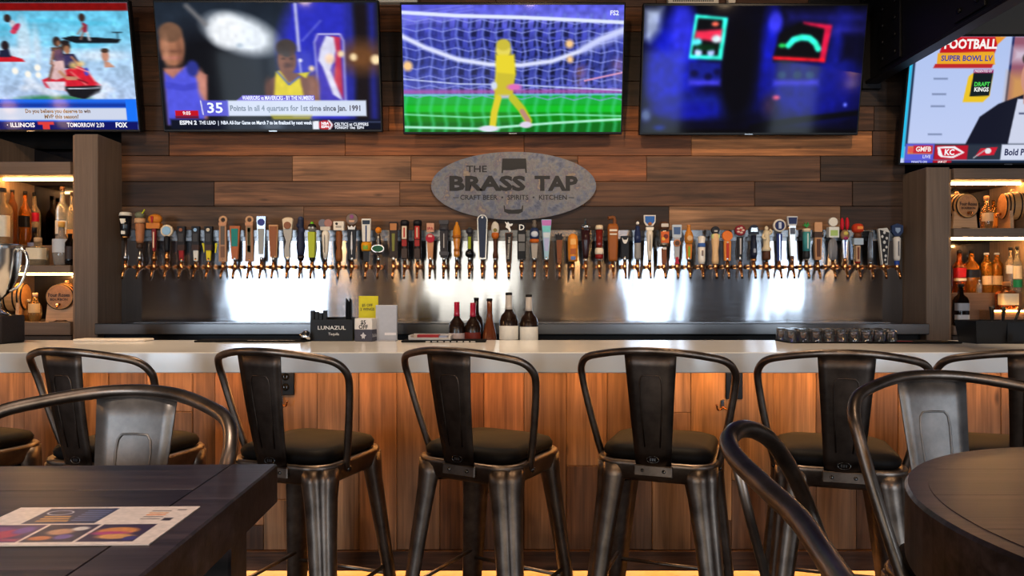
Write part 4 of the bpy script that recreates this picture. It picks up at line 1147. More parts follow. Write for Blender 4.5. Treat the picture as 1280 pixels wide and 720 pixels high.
def hpiece(kind, a):
    mb = MB()
    if kind == 'B':            # z0, z1, w0, w1, depth, y offset: tapered board with eased edges
        z0, z1, w0, w1 = [v * U for v in a[:4]]; d = (a[4] if len(a) > 4 else 4) * U / 2; yo = (a[5] if len(a) > 5 else 0) * U
        e = min(.0025, d * .4, w0 * .2, w1 * .2)
        def ring(z, w, s): return [(-w / 2 + s, yo - d, z), (w / 2 - s, yo - d, z), (w / 2, yo - d + e, z), (w / 2, yo + d - e, z), (w / 2 - s, yo + d, z), (-w / 2 + s, yo + d, z), (-w / 2, yo + d - e, z), (-w / 2, yo - d + e, z)]
        mb.loft([ring(z0, w0 - 2 * e, e * .6), ring(z0 + e, w0, e), ring(z1 - e, w1, e), ring(z1, w1 - 2 * e, e * .6)], smooth=False)
    elif kind == 'L':          # lathe: (z, r) ...
        mb.lathe([(z * U, r * U) for z, r in a], 16)
    elif kind == 'S':          # squared lathe
        mb.lathe([(z * U, r * U * 1.12) for z, r in a], 20, power=5, flat=.7)
    elif kind == 'D':          # disc facing the room: z, r, thickness, y
        z, r = a[0] * U, a[1] * U; th = (a[2] if len(a) > 2 else 4) * U; yo = (a[3] if len(a) > 3 else 0) * U; x = (a[4] if len(a) > 4 else 0) * U
        mb.lathe([(yo - th / 2, r * .9), (yo - th / 2 + .001, r), (yo + th / 2 - .001, r), (yo + th / 2, r * .9)], 20, (x, 0, z), 'y')
    elif kind == 'E':          # ellipsoid: z, rx, rz, (ry), x
        z, rx, rz = a[0] * U, a[1] * U, a[2] * U; ry = (a[3] if len(a) > 3 else a[1]) * U; x = (a[4] if len(a) > 4 else 0) * U; y = (a[5] if len(a) > 5 else 0) * U
        mb.ellipsoid((x, y, z), rx, ry, rz, 14, 8)
    elif kind == 'R':          # ring facing the room: z, r, tube
        z, r, q = a[0] * U, a[1] * U, a[2] * U
        mb.tube([(r * math.cos(2 * math.pi * i / 18), 0, z + r * math.sin(2 * math.pi * i / 18)) for i in range(18)], q, 6, closed=True)
    elif kind == 'P':          # outline in (x, z), thickness, y
        pts, th = a[0], a[1] * U; yo = (a[2] if len(a) > 2 else 0) * U
        mb.prism([(x * U, z * U) for x, z in pts], yo - th / 2, yo + th / 2)
    elif kind == 'W':          # tube through points (x, y, z), radius
        mb.tube(spline([(x * U, y * U, z * U) for x, y, z in a[0]], 4), a[1] * U, 8)
    elif kind == 'T':          # lettering: string, z, cap height, rotation, y
        mb = text_mb(a[0], a[2] * U, 0, a[1] * U, (a[4] if len(a) > 4 else -2.4) * U, rot=R(a[3] if len(a) > 3 else 0), bold=.5)
    return mb
def tap(x, label, parts):
    X = (x - CX) * U
    t = thing('beer_tap', label, 'beer tap', (X, TD, TZ), group='beer taps along the steel wall')
    add_faucet(t)
    h = None
    for i, (nm, kind, a, col, *mt) in enumerate(parts):
        mat = MATS.get(mt[0], 'paint') if mt else 'paint'
        o = hpiece(kind, a).build(nm, mat, h if h else t, col, fixn=(kind != 'T'))
        if h is None: h = o
    return t
CHR = (200, 198, 196); BRS = (200, 140, 84); WHT = (232, 224, 208); BLK = (20, 20, 24); NAVY = (28, 36, 66); TAN = (176, 122, 82); BRN = (92, 54, 30); CRM = (226, 204, 172)
STEM = ('stem', 'L', [(0, 2), (8, 2.2), (12, 3)], CHR, 'm')
def board(z0, z1, w0, w1, col, d=4, m='p'): return ('handle', 'B', (z0, z1, w0, w1, d), col, m)
def panel(z0, z1, w0, w1, col, nm='label_panel', m='p'): return (nm, 'B', (z0, z1, w0, w1, .8, -2.2), col, m)
STUB = ('stub', 'L', [(-1, 2.2), (3, 2.4), (6, 1.9)], CHR, 'm')
tap(157, 'beer tap at the left end, black pint-shaped handle with cream foam top', [('handle', 'L', [(0, 3), (6, 3.4), (8, 2.2), (28, 2.2)], (150, 150, 156), 'm'), ('pint_body', 'L', [(29, 4.4), (32, 6), (44, 6.6), (56, 7.2)], BLK, 'g'), ('copper_band', 'L', [(28, 4.6), (31, 5)], BRS, 'm'), ('foam_top', 'L', [(56, 7.4), (59, 7.2), (60.5, 6.2)], WHT), ('emblem', 'B', (46, 52, 4, 7, 1, -7), WHT), ('emblem', 'B', (33, 37, 5, 5, 1, -6), WHT)])
tap(175, 'second tap, tan baton handle with mottled green knob on top', [('handle', 'L', [(0, 3.5), (5, 3.2), (8, 2), (14, 2)], CHR, 'm'), ('dark_ring', 'L', [(15, 3.6), (18, 4.2), (22, 3.8)], (60, 44, 36)), ('baton', 'L', [(22, 3.6), (25, 4.6), (46, 5.6), (47, 4.4)], (172, 112, 74)), ('band', 'L', [(47, 6.4), (50, 6.6), (53, 6)], (206, 160, 118)), ('knob', 'E', (57, 6, 4.6), (112, 116, 92)), ('sprig', 'W', ([(2, -2, 58), (5, -3, 60), (7, -2, 64)], .8), (190, 200, 40))])
tap(193, 'third tap, orange log-shaped topper on a slim dark red stem', [('handle', 'B', (12, 40, 3.4, 5.4, 4), (128, 24, 24)), ('stem', 'L', [(0, 3.4), (5, 3), (8, 1.8), (13, 2)], BRS, 'm'), ('log_topper', 'B', (40, 47, 17, 17, 9), (196, 116, 40)), ('log_topper', 'E', (52, 9, 6.6, 6, 1), (206, 124, 40)), ('red_mark', 'B', (47, 55, 2, 3.4, 1, -6.3), (160, 24, 24)), ('lettering', 'B', (16, 36, 1.4, 1.4, .6, -2.3), CRM)])
tap(209, 'fourth tap, round white disc with pale blue centre on a black stem', [('handle', 'L', [(10, 2.6), (14, 3.4), (28, 4), (31, 3)], BLK), ('stem', 'L', [(0, 3.4), (5, 3.2), (8, 2.6), (11, 3)], BRS, 'm'), ('disc', 'D', (37.5, 7.6, 4), CRM), ('disc_face', 'D', (37.5, 5.4, 1, -2.4), (150, 190, 220))])
for x, c1, c2, nm in ((227, (150, 90, 60), (150, 26, 26), 'black tap board with red lower label, leftmost of three alike'), (245, (150, 190, 230), (226, 222, 214), 'black tap board with white lower label, middle of three alike'), (261, (226, 206, 176), (230, 206, 20), 'black tap board with yellow lower label and yellow side flags')):
    pp = [board(13, 43, 9, 10.4, (26, 22, 22)), ('badge', 'D', (38.5, 2.2, 1, -2.5), c1), ('neck_band', 'B', (13, 20, 9.4, 9.4, 5), (60, 38, 28)), panel(24, 34, 6, 6.4, (60, 58, 58)), ('lower_label', 'B', (0, 13, 5, 6.4, 3), c2), ('stem', 'L', [(-2, 2), (2, 2)], CHR, 'm')]
    if x == 261: pp += [('side_flag', 'P', ([(-8.5, 22), (-6, 22), (-4.5, 14), (-6, 10), (-7, 16)], 1.5), (222, 206, 20)), ('side_flag', 'P', ([(8, 22), (10.8, 22), (9, 10), (7.6, 10), (8.2, 16)], 1.5), (222, 206, 20))]
    tap(x, nm, pp)
tap(279, 'tan bottle-opener shaped tap with grey label strip, left of the teal panel tap', [board(-1, 46, 10, 9, (176, 130, 94)), ('opener_ring', 'R', (51, 4, 1.5), (206, 160, 120)), ('collar', 'B', (44, 48, 10, 10.5, 5), (196, 140, 100)), panel(20, 43, 5, 5, (96, 84, 72)), panel(4, 18, 5, 5, (120, 84, 60))])
tap(294, 'orange-brown paddle tap with teal panel', [board(2, 43.5, 8, 13.6, (176, 96, 48)), panel(18, 40, 7.6, 8.6, (26, 128, 118)), STUB])
tap(312, 'tan bottle-opener shaped tap with green and yellow lettering strip', [board(-1, 46, 11, 9, (160, 116, 84)), ('opener_ring', 'R', (51, 4, 1.5), (206, 160, 120)), ('collar', 'B', (44, 48, 10, 10.5, 5), (196, 140, 100)), panel(10, 42, 4.4, 4.4, (120, 112, 80)), panel(11, 19, 4, 4, (30, 140, 60), 'green_patch'), panel(36, 41, 3.6, 3.6, (30, 140, 60), 'green_patch'), panel(20, 36, 2, 2, (214, 206, 40), 'yellow_strip')])
tap(327, 'silver grey tap board reading HAPPY in blue beside the brown plain board', [board(4, 55.5, 8.4, 12.4, (150, 152, 158), m='m'), ('blue_badge', 'D', (48, 4.4, 1, -2.4), (52, 62, 140)), ('lettering', 'T', ('HAPPY', 25, 4.6, 84), (48, 66, 130)), panel(8, 40, 6, 8, (160, 162, 160)), STUB])
tap(342, 'plain brown wooden tap board with lighter edge', [board(4, 45, 8.6, 11.6, (206, 150, 100), 3.6), panel(6, 43, 6.6, 9.4, (146, 84, 40)), ('badge', 'R', (38, 2.4, .5), (90, 48, 24)), STUB])
tap(360, 'cream arched tap handle with brown circle and twisted grey waist', [('handle', 'B', (40, 52, 11, 13.4, 5), CRM), ('arch', 'E', (52, 6.4, 2.4, 2.5), CRM), ('brown_circle', 'D', (44, 4.6, 1, -2.8), (140, 86, 54)), ('twisted_waist', 'P', ([(-5.6, 40), (5.6, 40), (5, 30), (2, 18), (3, 4), (-3.4, 4), (-4, 14), (-2, 24), (-5, 34)], 4), (176, 170, 160)), STUB])
tap(376, 'knobbly dark navy twisted tap handle', [('handle', 'L', [(5, 3), (10, 4.6), (20, 5.6), (30, 4.4), (40, 3.4), (48, 4), (53, 3)], (34, 40, 64)), ('knob', 'E', (52, 3.6, 3.6), (58, 64, 88)), ('knob', 'E', (44, 4, 4, 4, -1.4), (40, 46, 72)), ('knob', 'E', (38, 3.6, 4.4, 4, 1.6), (46, 52, 80)), ('knob', 'E', (28, 5, 5, 4, -.6), (36, 42, 66)), ('knob', 'E', (18, 5.4, 5, 4, .6), (44, 48, 70)), ('base_ring', 'L', [(0, 3), (4, 4.2), (7, 4)], (70, 60, 60), 'm')])
tap(390, 'yellow-green patterned tap with grey face and green sprout', [('handle', 'B', (4, 36, 8, 9, 7), (176, 186, 36)), ('face', 'E', (40, 5.4, 4.6), (124, 122, 116)), ('eye', 'E', (41, 1.4, 1.4, 1, -2, -4.6), (210, 210, 206)), ('eye', 'E', (41, 1.4, 1.4, 1, 2, -4.6), (210, 210, 206)), ('hair', 'L', [(42, 5.4), (45, 4.4), (46, 3)], (30, 28, 26)), ('sprout', 'L', [(45, 2.6), (48, 1.8), (49, .6)], (110, 190, 40)), ('dark_base', 'L', [(-1, 2.4), (4, 4)], (30, 30, 20))])
tap(407, 'white fluted tap handle topped by two overlapping round badges', [('handle', 'L', [(3, 2.6), (12, 3.6), (34, 4.8), (38, 2.6)], WHT), ('badge', 'D', (47, 5, 3, 0, -3.6), (112, 110, 120)), ('badge', 'D', (47, 5, 3, -.6, 3.6), (160, 112, 100)), ('crossbar', 'B', (38, 42.5, 12, 13, 5), (206, 196, 180)), ('lettering', 'B', (10, 32, .9, .9, .5, -5), (110, 100, 96)), STUB])
tap(424, 'white block on a turned brown wooden tap handle', [('handle', 'L', [(-1, 3.6), (4, 4.4), (12, 4), (16, 3), (20, 4), (34, 4.2), (37, 3.4)], (128, 74, 36)), ('block', 'B', (38, 49, 13, 13.4, 7), (226, 216, 200)), ('dark_dot', 'D', (46, 1.6, 1, -3.9, -2.4), (44, 36, 32)), ('smudge', 'B', (41, 43.5, 7, 7, .6, -3.7), (170, 160, 146))])
tap(440, 'black tapered tap with white script under a round brown-grey badge', [board(2, 42, 8.6, 11, (24, 24, 30)), ('round_badge', 'D', (52, 7.2, 3), (118, 100, 90)), ('badge_ring', 'R', (52, 7, .8), (160, 136, 116), 'm'), ('badge_mark', 'B', (48, 50.6, 6, 7, 1, -1.8), (206, 160, 130)), ('purple_mark', 'D', (55, 2.6, .8, -1.7), (136, 74, 120)), panel(8, 36, .8, .8, (226, 226, 226), 'script'), ('script', 'B', (14, 32, 2.4, 1.4, .6, -2.6), (210, 210, 212)), ('crown', 'P', ([(-4, 39), (4, 39), (5, 44), (2, 41.5), (0, 44), (-2, 41.5), (-5, 44)], 1, -2.4), (220, 220, 220)), STUB])
tap(458, 'white card tap with blue edge over a yellow ring and black foot', [board(24, 52.5, 10, 11.8, (216, 212, 204)), panel(45.5, 50.5, 9, 9.4, (40, 50, 66), 'dark_picture'), panel(24, 44, 1.6, 1.6, (40, 60, 110), 'blue_edge'), ('yellow_ring', 'L', [(12, 5.4), (14, 6.4), (20, 6.6), (23, 5.6)], (220, 150, 26)), ('green_patch', 'B', (14, 19, 6, 6, 1, -6), (120, 160, 40)), ('foot', 'B', (-1, 12, 7, 7.6, 5), (28, 26, 28))])
tap(473, 'grey tap neck with orange ball top and green oval badge', [('handle', 'L', [(8, 4.6), (12, 5), (18, 3.6), (28, 2.8), (33, 2.4)], (176, 174, 170), 'm'), ('orange_ball', 'E', (38, 4, 4.2), (216, 126, 30)), ('oval_badge', 'P', (ellipse(0, 15, 8, 5, 20), 3, -3), (190, 190, 190), 'm'), ('oval_face', 'P', (ellipse(0, 15, 6.8, 3.9, 20), 1, -4.8), (24, 84, 52)), STUB])
tap(492, 'dark brown tap board with tan picture above greenish lettering', [board(3, 48.5, 9.4, 10.8, (46, 32, 24)), panel(38, 46.5, 8, 8.4, (176, 116, 66), 'tan_picture'), panel(12, 34, 3, 4, (120, 120, 50), 'greenish_script'), STUB])
for x, c, c2, nm in ((506, (216, 196, 170), (180, 40, 34), 'dark capped tap with cream and red label, left of its twin'), (522, (176, 44, 36), (214, 180, 150), 'dark capped tap with red label and pale letters, right of its twin')):
    tap(x, nm, [('handle', 'L', [(2, 4), (6, 5), (20, 4.8), (44, 5)], (40, 28, 24)), ('cap', 'L', [(44, 5.4), (48, 5.6), (50.5, 4.6), (51, 2)], (30, 28, 32)), ('label_panel', 'B', (27, 43, 6, 6, 1, -5), c), ('label_patch', 'B', (18, 26, 6, 6, 1, -5), (150, 36, 30)), ('script', 'B', (29, 41, 1.8, 1.8, .6, -5.6), c2), ('wood_foot', 'B', (3, 15, 7, 7, 1, -4.6), (66, 50, 42)), STUB])
tap(538, 'tan tap with red IPA card above a round red badge', [board(2, 28, 6, 9, (196, 136, 92)), ('card', 'B', (36, 47, 9.4, 9.6, 3), (206, 150, 120)), ('lettering', 'T', ('IPA', 40, 3.6, 0, -1.9), (160, 24, 50)), ('red_badge', 'D', (28, 5.6, 4, -1), (176, 24, 48)), ('badge_mark', 'R', (26, 2.2, .6), (236, 180, 170)), ('badge_face', 'B', (29.5, 32, 5, 5, .8, -3.4), (226, 160, 150)), STUB])
tap(555, 'dark steel tap bar with ribbed bands at both ends', [board(4, 50, 9, 10.4, (46, 42, 44), 5), ('rib_band', 'B', (46, 50.5, 12.4, 12.4, 7), (70, 68, 72)), ('rib_band', 'L', [(38, 5.4), (40, 6.2), (43, 5.4)], (64, 62, 66)), ('rib_band', 'B', (7, 11.5, 11.4, 11.4, 7), (74, 72, 76)), panel(16, 34, 1, 1, (200, 196, 190), 'script'), STUB])
tap(571, 'amber carved bottle-shaped tap', [('handle', 'L', [(5, 3.4), (8, 4), (16, 3.2), (24, 4.4), (36, 5.2), (42, 3.6), (46, 1.8), (49, 1.4)], (206, 128, 36), 'g'), ('silver_tip', 'L', [(48.5, 1.6), (50, 1)], CHR, 'm'), ('carved_band', 'L', [(28, 5.2), (30, 5.6), (32, 5.4)], (170, 96, 26)), ('carved_band', 'L', [(12, 3.9), (14, 4), (15, 3.6)], (170, 96, 26)), STUB])
tap(587, 'slim dark tap with lime panel between two black balls', [('handle', 'B', (10, 34, 5, 5, 4), (40, 36, 34)), ('top_ball', 'E', (37, 4.8, 4.4), (54, 54, 60), 'g'), ('silver_cap', 'L', [(39, 3.6), (41.5, 2.4), (42, .8)], CHR, 'm'), panel(15, 30, 3.6, 3.6, (150, 160, 24), 'lime_panel'), ('lower_ball', 'E', (9, 5.6, 5.4), (18, 18, 20), 'g'), STUB])
tap(603, 'tallest tap, navy rounded board with silver rim under the oval sign', [('handle', 'P', ([(-4.6, 2), (4.6, 2), (6.6, 51)] + [(6.6 * math.cos(R(a)), 51 + 6.6 * math.sin(R(a))) for a in range(15, 180, 15)] + [(-6.6, 51)], 4), (168, 164, 160), 'm'), ('navy_face', 'P', ([(-3.4, 4), (3.4, 4), (5.2, 51)] + [(5.2 * math.cos(R(a)), 51 + 5.2 * math.sin(R(a))) for a in range(20, 180, 20)] + [(-5.2, 51)], 1, -2.4), (44, 54, 76)), ('star', 'D', (54, 1.4, .6, -3.2), (220, 224, 230)), panel(12, 36, 2.4, 3, (110, 116, 126), 'script'), panel(5, 9, 3.4, 3.4, (120, 124, 130), 'mark'), STUB])
tap(619, 'oval egg-headed tap, cream above and orange below, brown neck', [('handle', 'L', [(3, 3), (7, 3.2), (12, 2.2), (24, 2.4), (27, 3)], (80, 44, 26)), ('egg_top', 'E', (40, 5.2, 9.4, 3.4), (216, 206, 188)), ('egg_bottom', 'E', (32, 4.9, 5.4, 3.7), (190, 96, 30)), ('badge', 'D', (38, 2.4, .8, -3.6), (130, 120, 60)), STUB])
tap(636, 'dark tap board lettered DRAGONS MILK with white dragon figure', [board(-3, 35, 6.6, 9.4, (88, 54, 36), 4), panel(-1, 34, 4.4, 7, (30, 24, 22)), ('lettering', 'T', ("DRAGON'S MILK", 16, 2.6, 86, -2.8), (206, 196, 180)), ('dragon_figure', 'P', ([(-5, 49), (-2, 47), (-1, 49), (1, 46), (5, 46.5), (4, 44), (1, 43), (2, 40), (3, 37), (1, 36), (-1, 40), (-4, 42), (-3, 45)], 3), (240, 238, 234))])
tap(652, 'black tap board crowned by a white letter D', [board(2, 36, 10.4, 11, (20, 20, 22), 5), ('letter_block', 'B', (36, 46, 10, 10, 3), (26, 24, 26)), ('lettering', 'T', ('D', 41.3, 7, 0, -1.7), (240, 238, 232)), ('grey_panel', 'B', (24, 33, 8, 8, .8, -2.9), (120, 118, 116)), ('grey_panel', 'B', (12, 22, 8, 8, .8, -2.9), (104, 102, 100)), STUB])
tap(668, 'grey tapered tap topped by a navy mug with pale face and orange foot', [board(3, 24, 6, 9, (170, 160, 148)), ('mug', 'L', [(27, 5), (30, 6), (38, 5.6), (41, 4)], (44, 56, 90)), ('face', 'E', (33, 4.6, 4, 2, 0, -5), (200, 206, 216)), ('orange_foot', 'L', [(22, 4.4), (24, 6), (27, 5.4)], (196, 96, 30)), ('finial', 'L', [(41, 2.4), (45, 3), (47, 2), (50, 2.6), (51, 1)], (110, 100, 90)), STUB])
tap(683, 'iridescent tapered tap board in pale cyan and pink', [board(2, 51.5, 5, 12.8, (160, 196, 214)), panel(44, 50.6, 11, 11.8, (196, 120, 190), 'pink_patch'), panel(36, 43, 9.4, 10.4, (120, 200, 200), 'cyan_patch'), panel(12, 28, 4, 7, (176, 180, 216), 'violet_patch'), panel(29, 35, 7.6, 9, (206, 214, 220), 'white_patch'), STUB])
tap(699, 'slim brown tap board with spiky black topper', [board(-3, 26, 5, 7.4, (124, 70, 38)), ('spiky_topper', 'P', ([(-4, 26), (4, 26), (4.6, 30), (3, 31), (3.4, 35), (0, 32), (-1, 36), (-2.4, 32), (-5, 34), (-4.6, 29)], 4), (30, 26, 28))])
tap(716, 'orange rounded tap figure with small blue patch at its foot', [('handle', 'L', [(-1, 5.4), (3, 6.2), (14, 6.4), (26, 6.6), (31, 5.6), (33.5, 3), (34, .5)], (222, 136, 46)), ('pale_panel', 'B', (20, 27, 7, 7, 1, -6.2), (236, 176, 100)), ('blue_patch', 'B', (1, 5.4, 6, 6, 1, -6), (90, 116, 170)), ('brown_patch', 'B', (8, 15, 7, 7, 1, -6.1), (170, 90, 40))])
tap(732, 'dark red glass-like tap under a silver pointed cap', [('handle', 'L', [(2, 2.8), (8, 3.6), (24, 5.4), (38, 5.8)], (46, 22, 24), 'g'), ('silver_cap', 'L', [(39, 6.2), (43, 6.6), (45, 5.4), (46, 2.4), (52, 1.6), (53, .6)], (186, 186, 190), 'm'), ('star', 'D', (42, 1.2, .6, -6.8), (40, 44, 70)), ('foot_ring', 'L', [(-1, 2.4), (3, 3)], CHR, 'm')])
tap(749, 'dark red tap with cream foam top and cream band', [('handle', 'L', [(16, 3.6), (20, 4), (39, 4.4)], (110, 30, 22), 'g'), ('foam_top', 'L', [(39, 4.8), (42, 5), (44.5, 4)], CRM), ('cream_band', 'L', [(8, 5), (10, 5.6), (14, 5.4), (16, 4.4)], (230, 214, 190)), ('red_foot', 'L', [(2, 3.6), (4, 5), (8, 5)], (130, 26, 24)), STUB])
tap(766, 'brown square bottle tap with bent pipe top and two white bands', [('handle', 'S', [(-1, 4), (2, 5), (42, 6), (46, 4.6)], (150, 84, 34)), ('bent_pipe', 'W', ([(2, 0, 45), (2.4, 0, 50), (1, 0, 54), (-3, -1, 53.5), (-6, -2, 53)], 2.2), (120, 70, 36)), ('white_band', 'B', (36.5, 39, 9.6, 9.6, 1, -4.9), (226, 214, 196)), ('white_band', 'B', (32, 34, 9, 9, 1, -4.8), (214, 200, 180))])
tap(781, 'plain black tap board with white horned animal mark', [board(2, 31, 10, 10.6, (18, 18, 22)), ('horned_mark', 'P', ([(-3.8, 29), (-2, 26), (2, 26), (3.8, 29), (3, 24.5), (1.4, 21.5), (-1.4, 21.5), (-3, 24.5)], .8, -2.4), (220, 216, 208)), STUB])
tap(797, 'navy spire tap with white ball finial and grey lettered foot', [('handle', 'L', [(2, 3.4), (4, 4.4), (20, 4), (22, 4.4)], (150, 146, 142)), ('spire', 'L', [(22, 4.2), (30, 4.2), (36, 3.8), (40, 2.4), (42, 3.2), (44, 1.6)], (36, 46, 80), 'g'), ('finial', 'E', (47, 2, 2), (236, 230, 222)), ('finial_tip', 'L', [(48, 1), (51, .5)], CHR, 'm'), STUB])
tap(812, 'white club-shaped tap under a blue shield with white border', [('handle', 'L', [(1, 2.4), (8, 3), (24, 3.8), (34, 4.2), (38, 3)], (226, 214, 196)), ('neck_block', 'B', (38, 42, 9, 10, 5), WHT), ('shield', 'P', ([(-7.4, 57), (7.4, 57), (7, 48), (4, 43.5), (-4, 43.5), (-7, 48)], 3), (226, 216, 204)), ('shield_face', 'P', ([(-6, 55.6), (6, 55.6), (5.6, 48.6), (3, 46), (-3, 46), (-5.6, 48.6)], 1, -2), (46, 98, 170)), ('bear_mark', 'E', (46, 2.6, 2.2, 1, 0, -2.4), (150, 90, 50)), ('script', 'B', (12, 34, 1, 1, .6, -3.8), (90, 80, 76)), STUB])
tap(830, 'brown mug tap with colourful orange picture and grey lettered rim', [('handle', 'B', (-4, 16, 5.4, 6.4, 5), (120, 64, 26)), ('mug_body', 'L', [(17, 5), (20, 6.2), (36, 6.6), (39, 6)], (176, 164, 150), 'm'), ('rim_band', 'L', [(39, 5.6), (42, 5.6), (47, 5.4), (48.6, 4.6)], (84, 54, 36)), ('rim_label', 'B', (42, 46, 9, 9, 1, -5.2), (206, 196, 184)), ('picture', 'B', (22, 36, 9.6, 10, 1, -6.2), (206, 96, 36)), ('picture_mark', 'D', (30, 3, .8, -6.9, 1), (110, 40, 30)), ('picture_mark', 'D', (27, 2.2, .8, -6.9, -2), (230, 170, 60)), ('foot_label', 'B', (14, 17, 5, 5, 4, -2), (216, 206, 196))])
tap(846, 'pale blue card tap over a brown ring badge and clear neck', [('handle', 'B', (2, 30, 6, 8, 2.4), (170, 172, 176)), ('card', 'B', (29, 45, 11.4, 12, 3), (186, 196, 206)), ('blue_mark', 'B', (33, 42, 8, 8.6, .8, -1.9), (70, 96, 140)), ('ring_badge', 'D', (22, 4.6, 3, -1), (190, 120, 74)), ('ring_face', 'D', (22, 3, 1, -2.8), (90, 60, 44)), ('red_figure', 'P', ([(-3, -4), (3, -4), (1.6, 0), (1.8, 4), (0, 5), (-1.8, 4), (-1.6, 0)], 2, -1.8), (180, 24, 50))])
tap(861, 'amber bottle-topped tap with orange board and green lettering', [board(2, 21, 6, 8, (206, 116, 30)), ('bottle', 'L', [(21, 4), (24, 5.4), (31, 5.6), (36, 4), (39, 2.2), (43, 2), (44, 2.6), (45, 2)], (196, 120, 40), 'g'), ('bottle_label', 'D', (28, 3.4, .8, -5.6), (214, 170, 120)), panel(5, 18, 2.4, 2.4, (130, 170, 40), 'green_script'), STUB])
tap(877, 'short white ceramic tap pillar with blue band', [('handle', 'L', [(-4, 3.6), (0, 4.4), (16, 4.6), (22, 4), (28, 4.8), (30, 4.4), (31, 2)], (230, 222, 210), 'g'), ('blue_band', 'L', [(17, 4.7), (19, 4.9), (22, 4.5)], (60, 100, 170)), ('dark_mark', 'B', (6, 13, 2.4, 2.4, .8, -4.6), (130, 110, 100))])
tap(894, 'peach bodied tap with round black face on top', [('handle', 'L', [(-4, 4), (0, 4.4), (12, 3.8), (24, 4.8), (32, 4.6), (34, 3)], (228, 186, 136)), ('black_face', 'D', (38, 5.2, 5), (34, 30, 32)), ('face_mark', 'B', (36, 38, 4, 4, .8, -2.9), (200, 190, 176)), ('green_collar', 'B', (28, 33, 9.6, 10, 5, -1), (190, 200, 130))])
tap(909, 'orange dotted disc tap on an orange board with red lettering', [board(0, 25, 8, 9, (216, 130, 44)), ('orange_disc', 'D', (31, 6.4, 4), (226, 116, 36)), ('disc_ring', 'R', (31, 6.2, .7), (196, 90, 24)), panel(3, 22, 3.4, 3.8, (180, 50, 30), 'red_script'), ('pale_side', 'B', (1, 24, 2, 2, 4.6), (190, 180, 176)), STUB])
tap(925, 'black tap with red and white pinwheel disc', [board(2, 30, 6, 7.4, (28, 24, 26)), ('disc', 'D', (38, 6.6, 4), (130, 22, 32)), *[('petal', 'E', (38 + 3.2 * math.sin(R(a)), 1.9, 1.3, .8, 3.2 * math.cos(R(a)), -2.2), (226, 200, 180)) for a in (0, 72, 144, 216, 288)], ('centre', 'D', (38, 1.2, 1, -2.6), (200, 60, 40)), panel(8, 28, 1.6, 2, (196, 186, 180), 'script'), STUB])
tap(942, 'dark navy tap topped by silver arched badge, copper ring below', [('handle', 'L', [(3, 3.4), (8, 4.4), (20, 4), (32, 3)], (30, 34, 54)), ('arched_badge', 'P', ([(-6, 33), (6, 33), (6.4, 39)] + [(5.4 * math.cos(R(a)), 40 + 5 * math.sin(R(a))) for a in range(20, 180, 20)] + [(-6.4, 39)], 4), (34, 38, 54)), ('silver_plate', 'B', (36, 41, 9, 8, 1, -2.5), (196, 196, 196), 'm'), ('silver_mark', 'B', (10, 15, 3, 3, .8, -4.4), (150, 154, 166)), ('copper_ring', 'L', [(-1, 3), (1, 3.8), (3, 3.4)], BRS, 'm')])
tap(958, 'ivory carved figure tap on a brown base', [('handle', 'L', [(1, 4.6), (3, 5.6), (11, 5), (12, 5)], (86, 52, 32)), ('figure_skirt', 'L', [(12, 5.8), (15, 6), (18, 4), (26, 4.4), (31, 3.6), (34, 4.8), (38, 3)], (224, 204, 168)), ('figure_head', 'E', (40.5, 2.4, 3), (230, 212, 180)), ('arm', 'W', ([(-4, -1, 33), (-5.6, -3, 29), (-2, -5, 26)], 1.4), (224, 204, 168)), ('arm', 'W', ([(4, -1, 33), (5.4, -3, 36), (3, -3, 39)], 1.4), (224, 204, 168)), STUB])
tap(974, 'blue slim tap under a white disc with navy centre', [('handle', 'B', (0, 34, 5, 6.4, 4), (34, 52, 120)), ('disc', 'D', (44, 8, 4), (216, 206, 190)), ('navy_face', 'D', (44, 6, 1, -2.3), (34, 44, 92)), ('pale_mark', 'B', (40, 48, 3.4, 3.4, .8, -3), (196, 204, 220)), ('silver_edge', 'B', (0, 33, 1.6, 1.8, 5), (180, 184, 190), 'm')])
tap(990, 'long silver tapered tap with navy and white square head', [board(6, 44, 5, 9.4, (170, 166, 160), m='m'), ('square_head', 'B', (44, 55.5, 11, 13, 4), (206, 206, 206)), ('navy_label', 'B', (46, 54, 9, 11, .8, -2.4), (40, 50, 92)), panel(33, 41, 6, 6.6, (90, 96, 110), 'dark_label'), ('brown_foot', 'B', (-4, 6, 4, 5, 3.6), (90, 60, 44))])
tap(1008, 'cream and teal tap with green leaf topper', [('handle', 'L', [(2, 3.6), (5, 4.4), (11, 4), (38, 4.2), (40, 5)], (40, 40, 42)), ('teal_sleeve', 'L', [(12, 4.4), (36, 4.6)], (70, 150, 150)), ('cream_collar', 'L', [(36, 4.8), (40, 5)], CRM), ('script', 'B', (15, 34, 1.6, 1.6, .6, -4.7), (210, 224, 214)), ('leaf', 'P', ([(-5, 45), (-2, 43), (0, 41), (2, 43), (5, 45.5), (3, 45), (1.6, 48.5), (0, 45), (-2, 48), (-2.4, 45)], 2), (44, 140, 60)), STUB])
tap(1022, 'tan stacked wooden block tap with dark band and lettering', [('handle', 'B', (1, 29, 7.4, 9.4, 6), (190, 136, 92)), ('dark_band', 'B', (29, 36, 10.6, 10.6, 7), (70, 48, 36)), ('top_block', 'B', (36, 48, 9.8, 9.8, 6), (206, 152, 108)), ('block_ring', 'R', (42, 2.8, .6), (140, 90, 56)), ('dark_label', 'B', (5, 27, 4.6, 5, .8, -3.2), (96, 58, 38)), STUB])
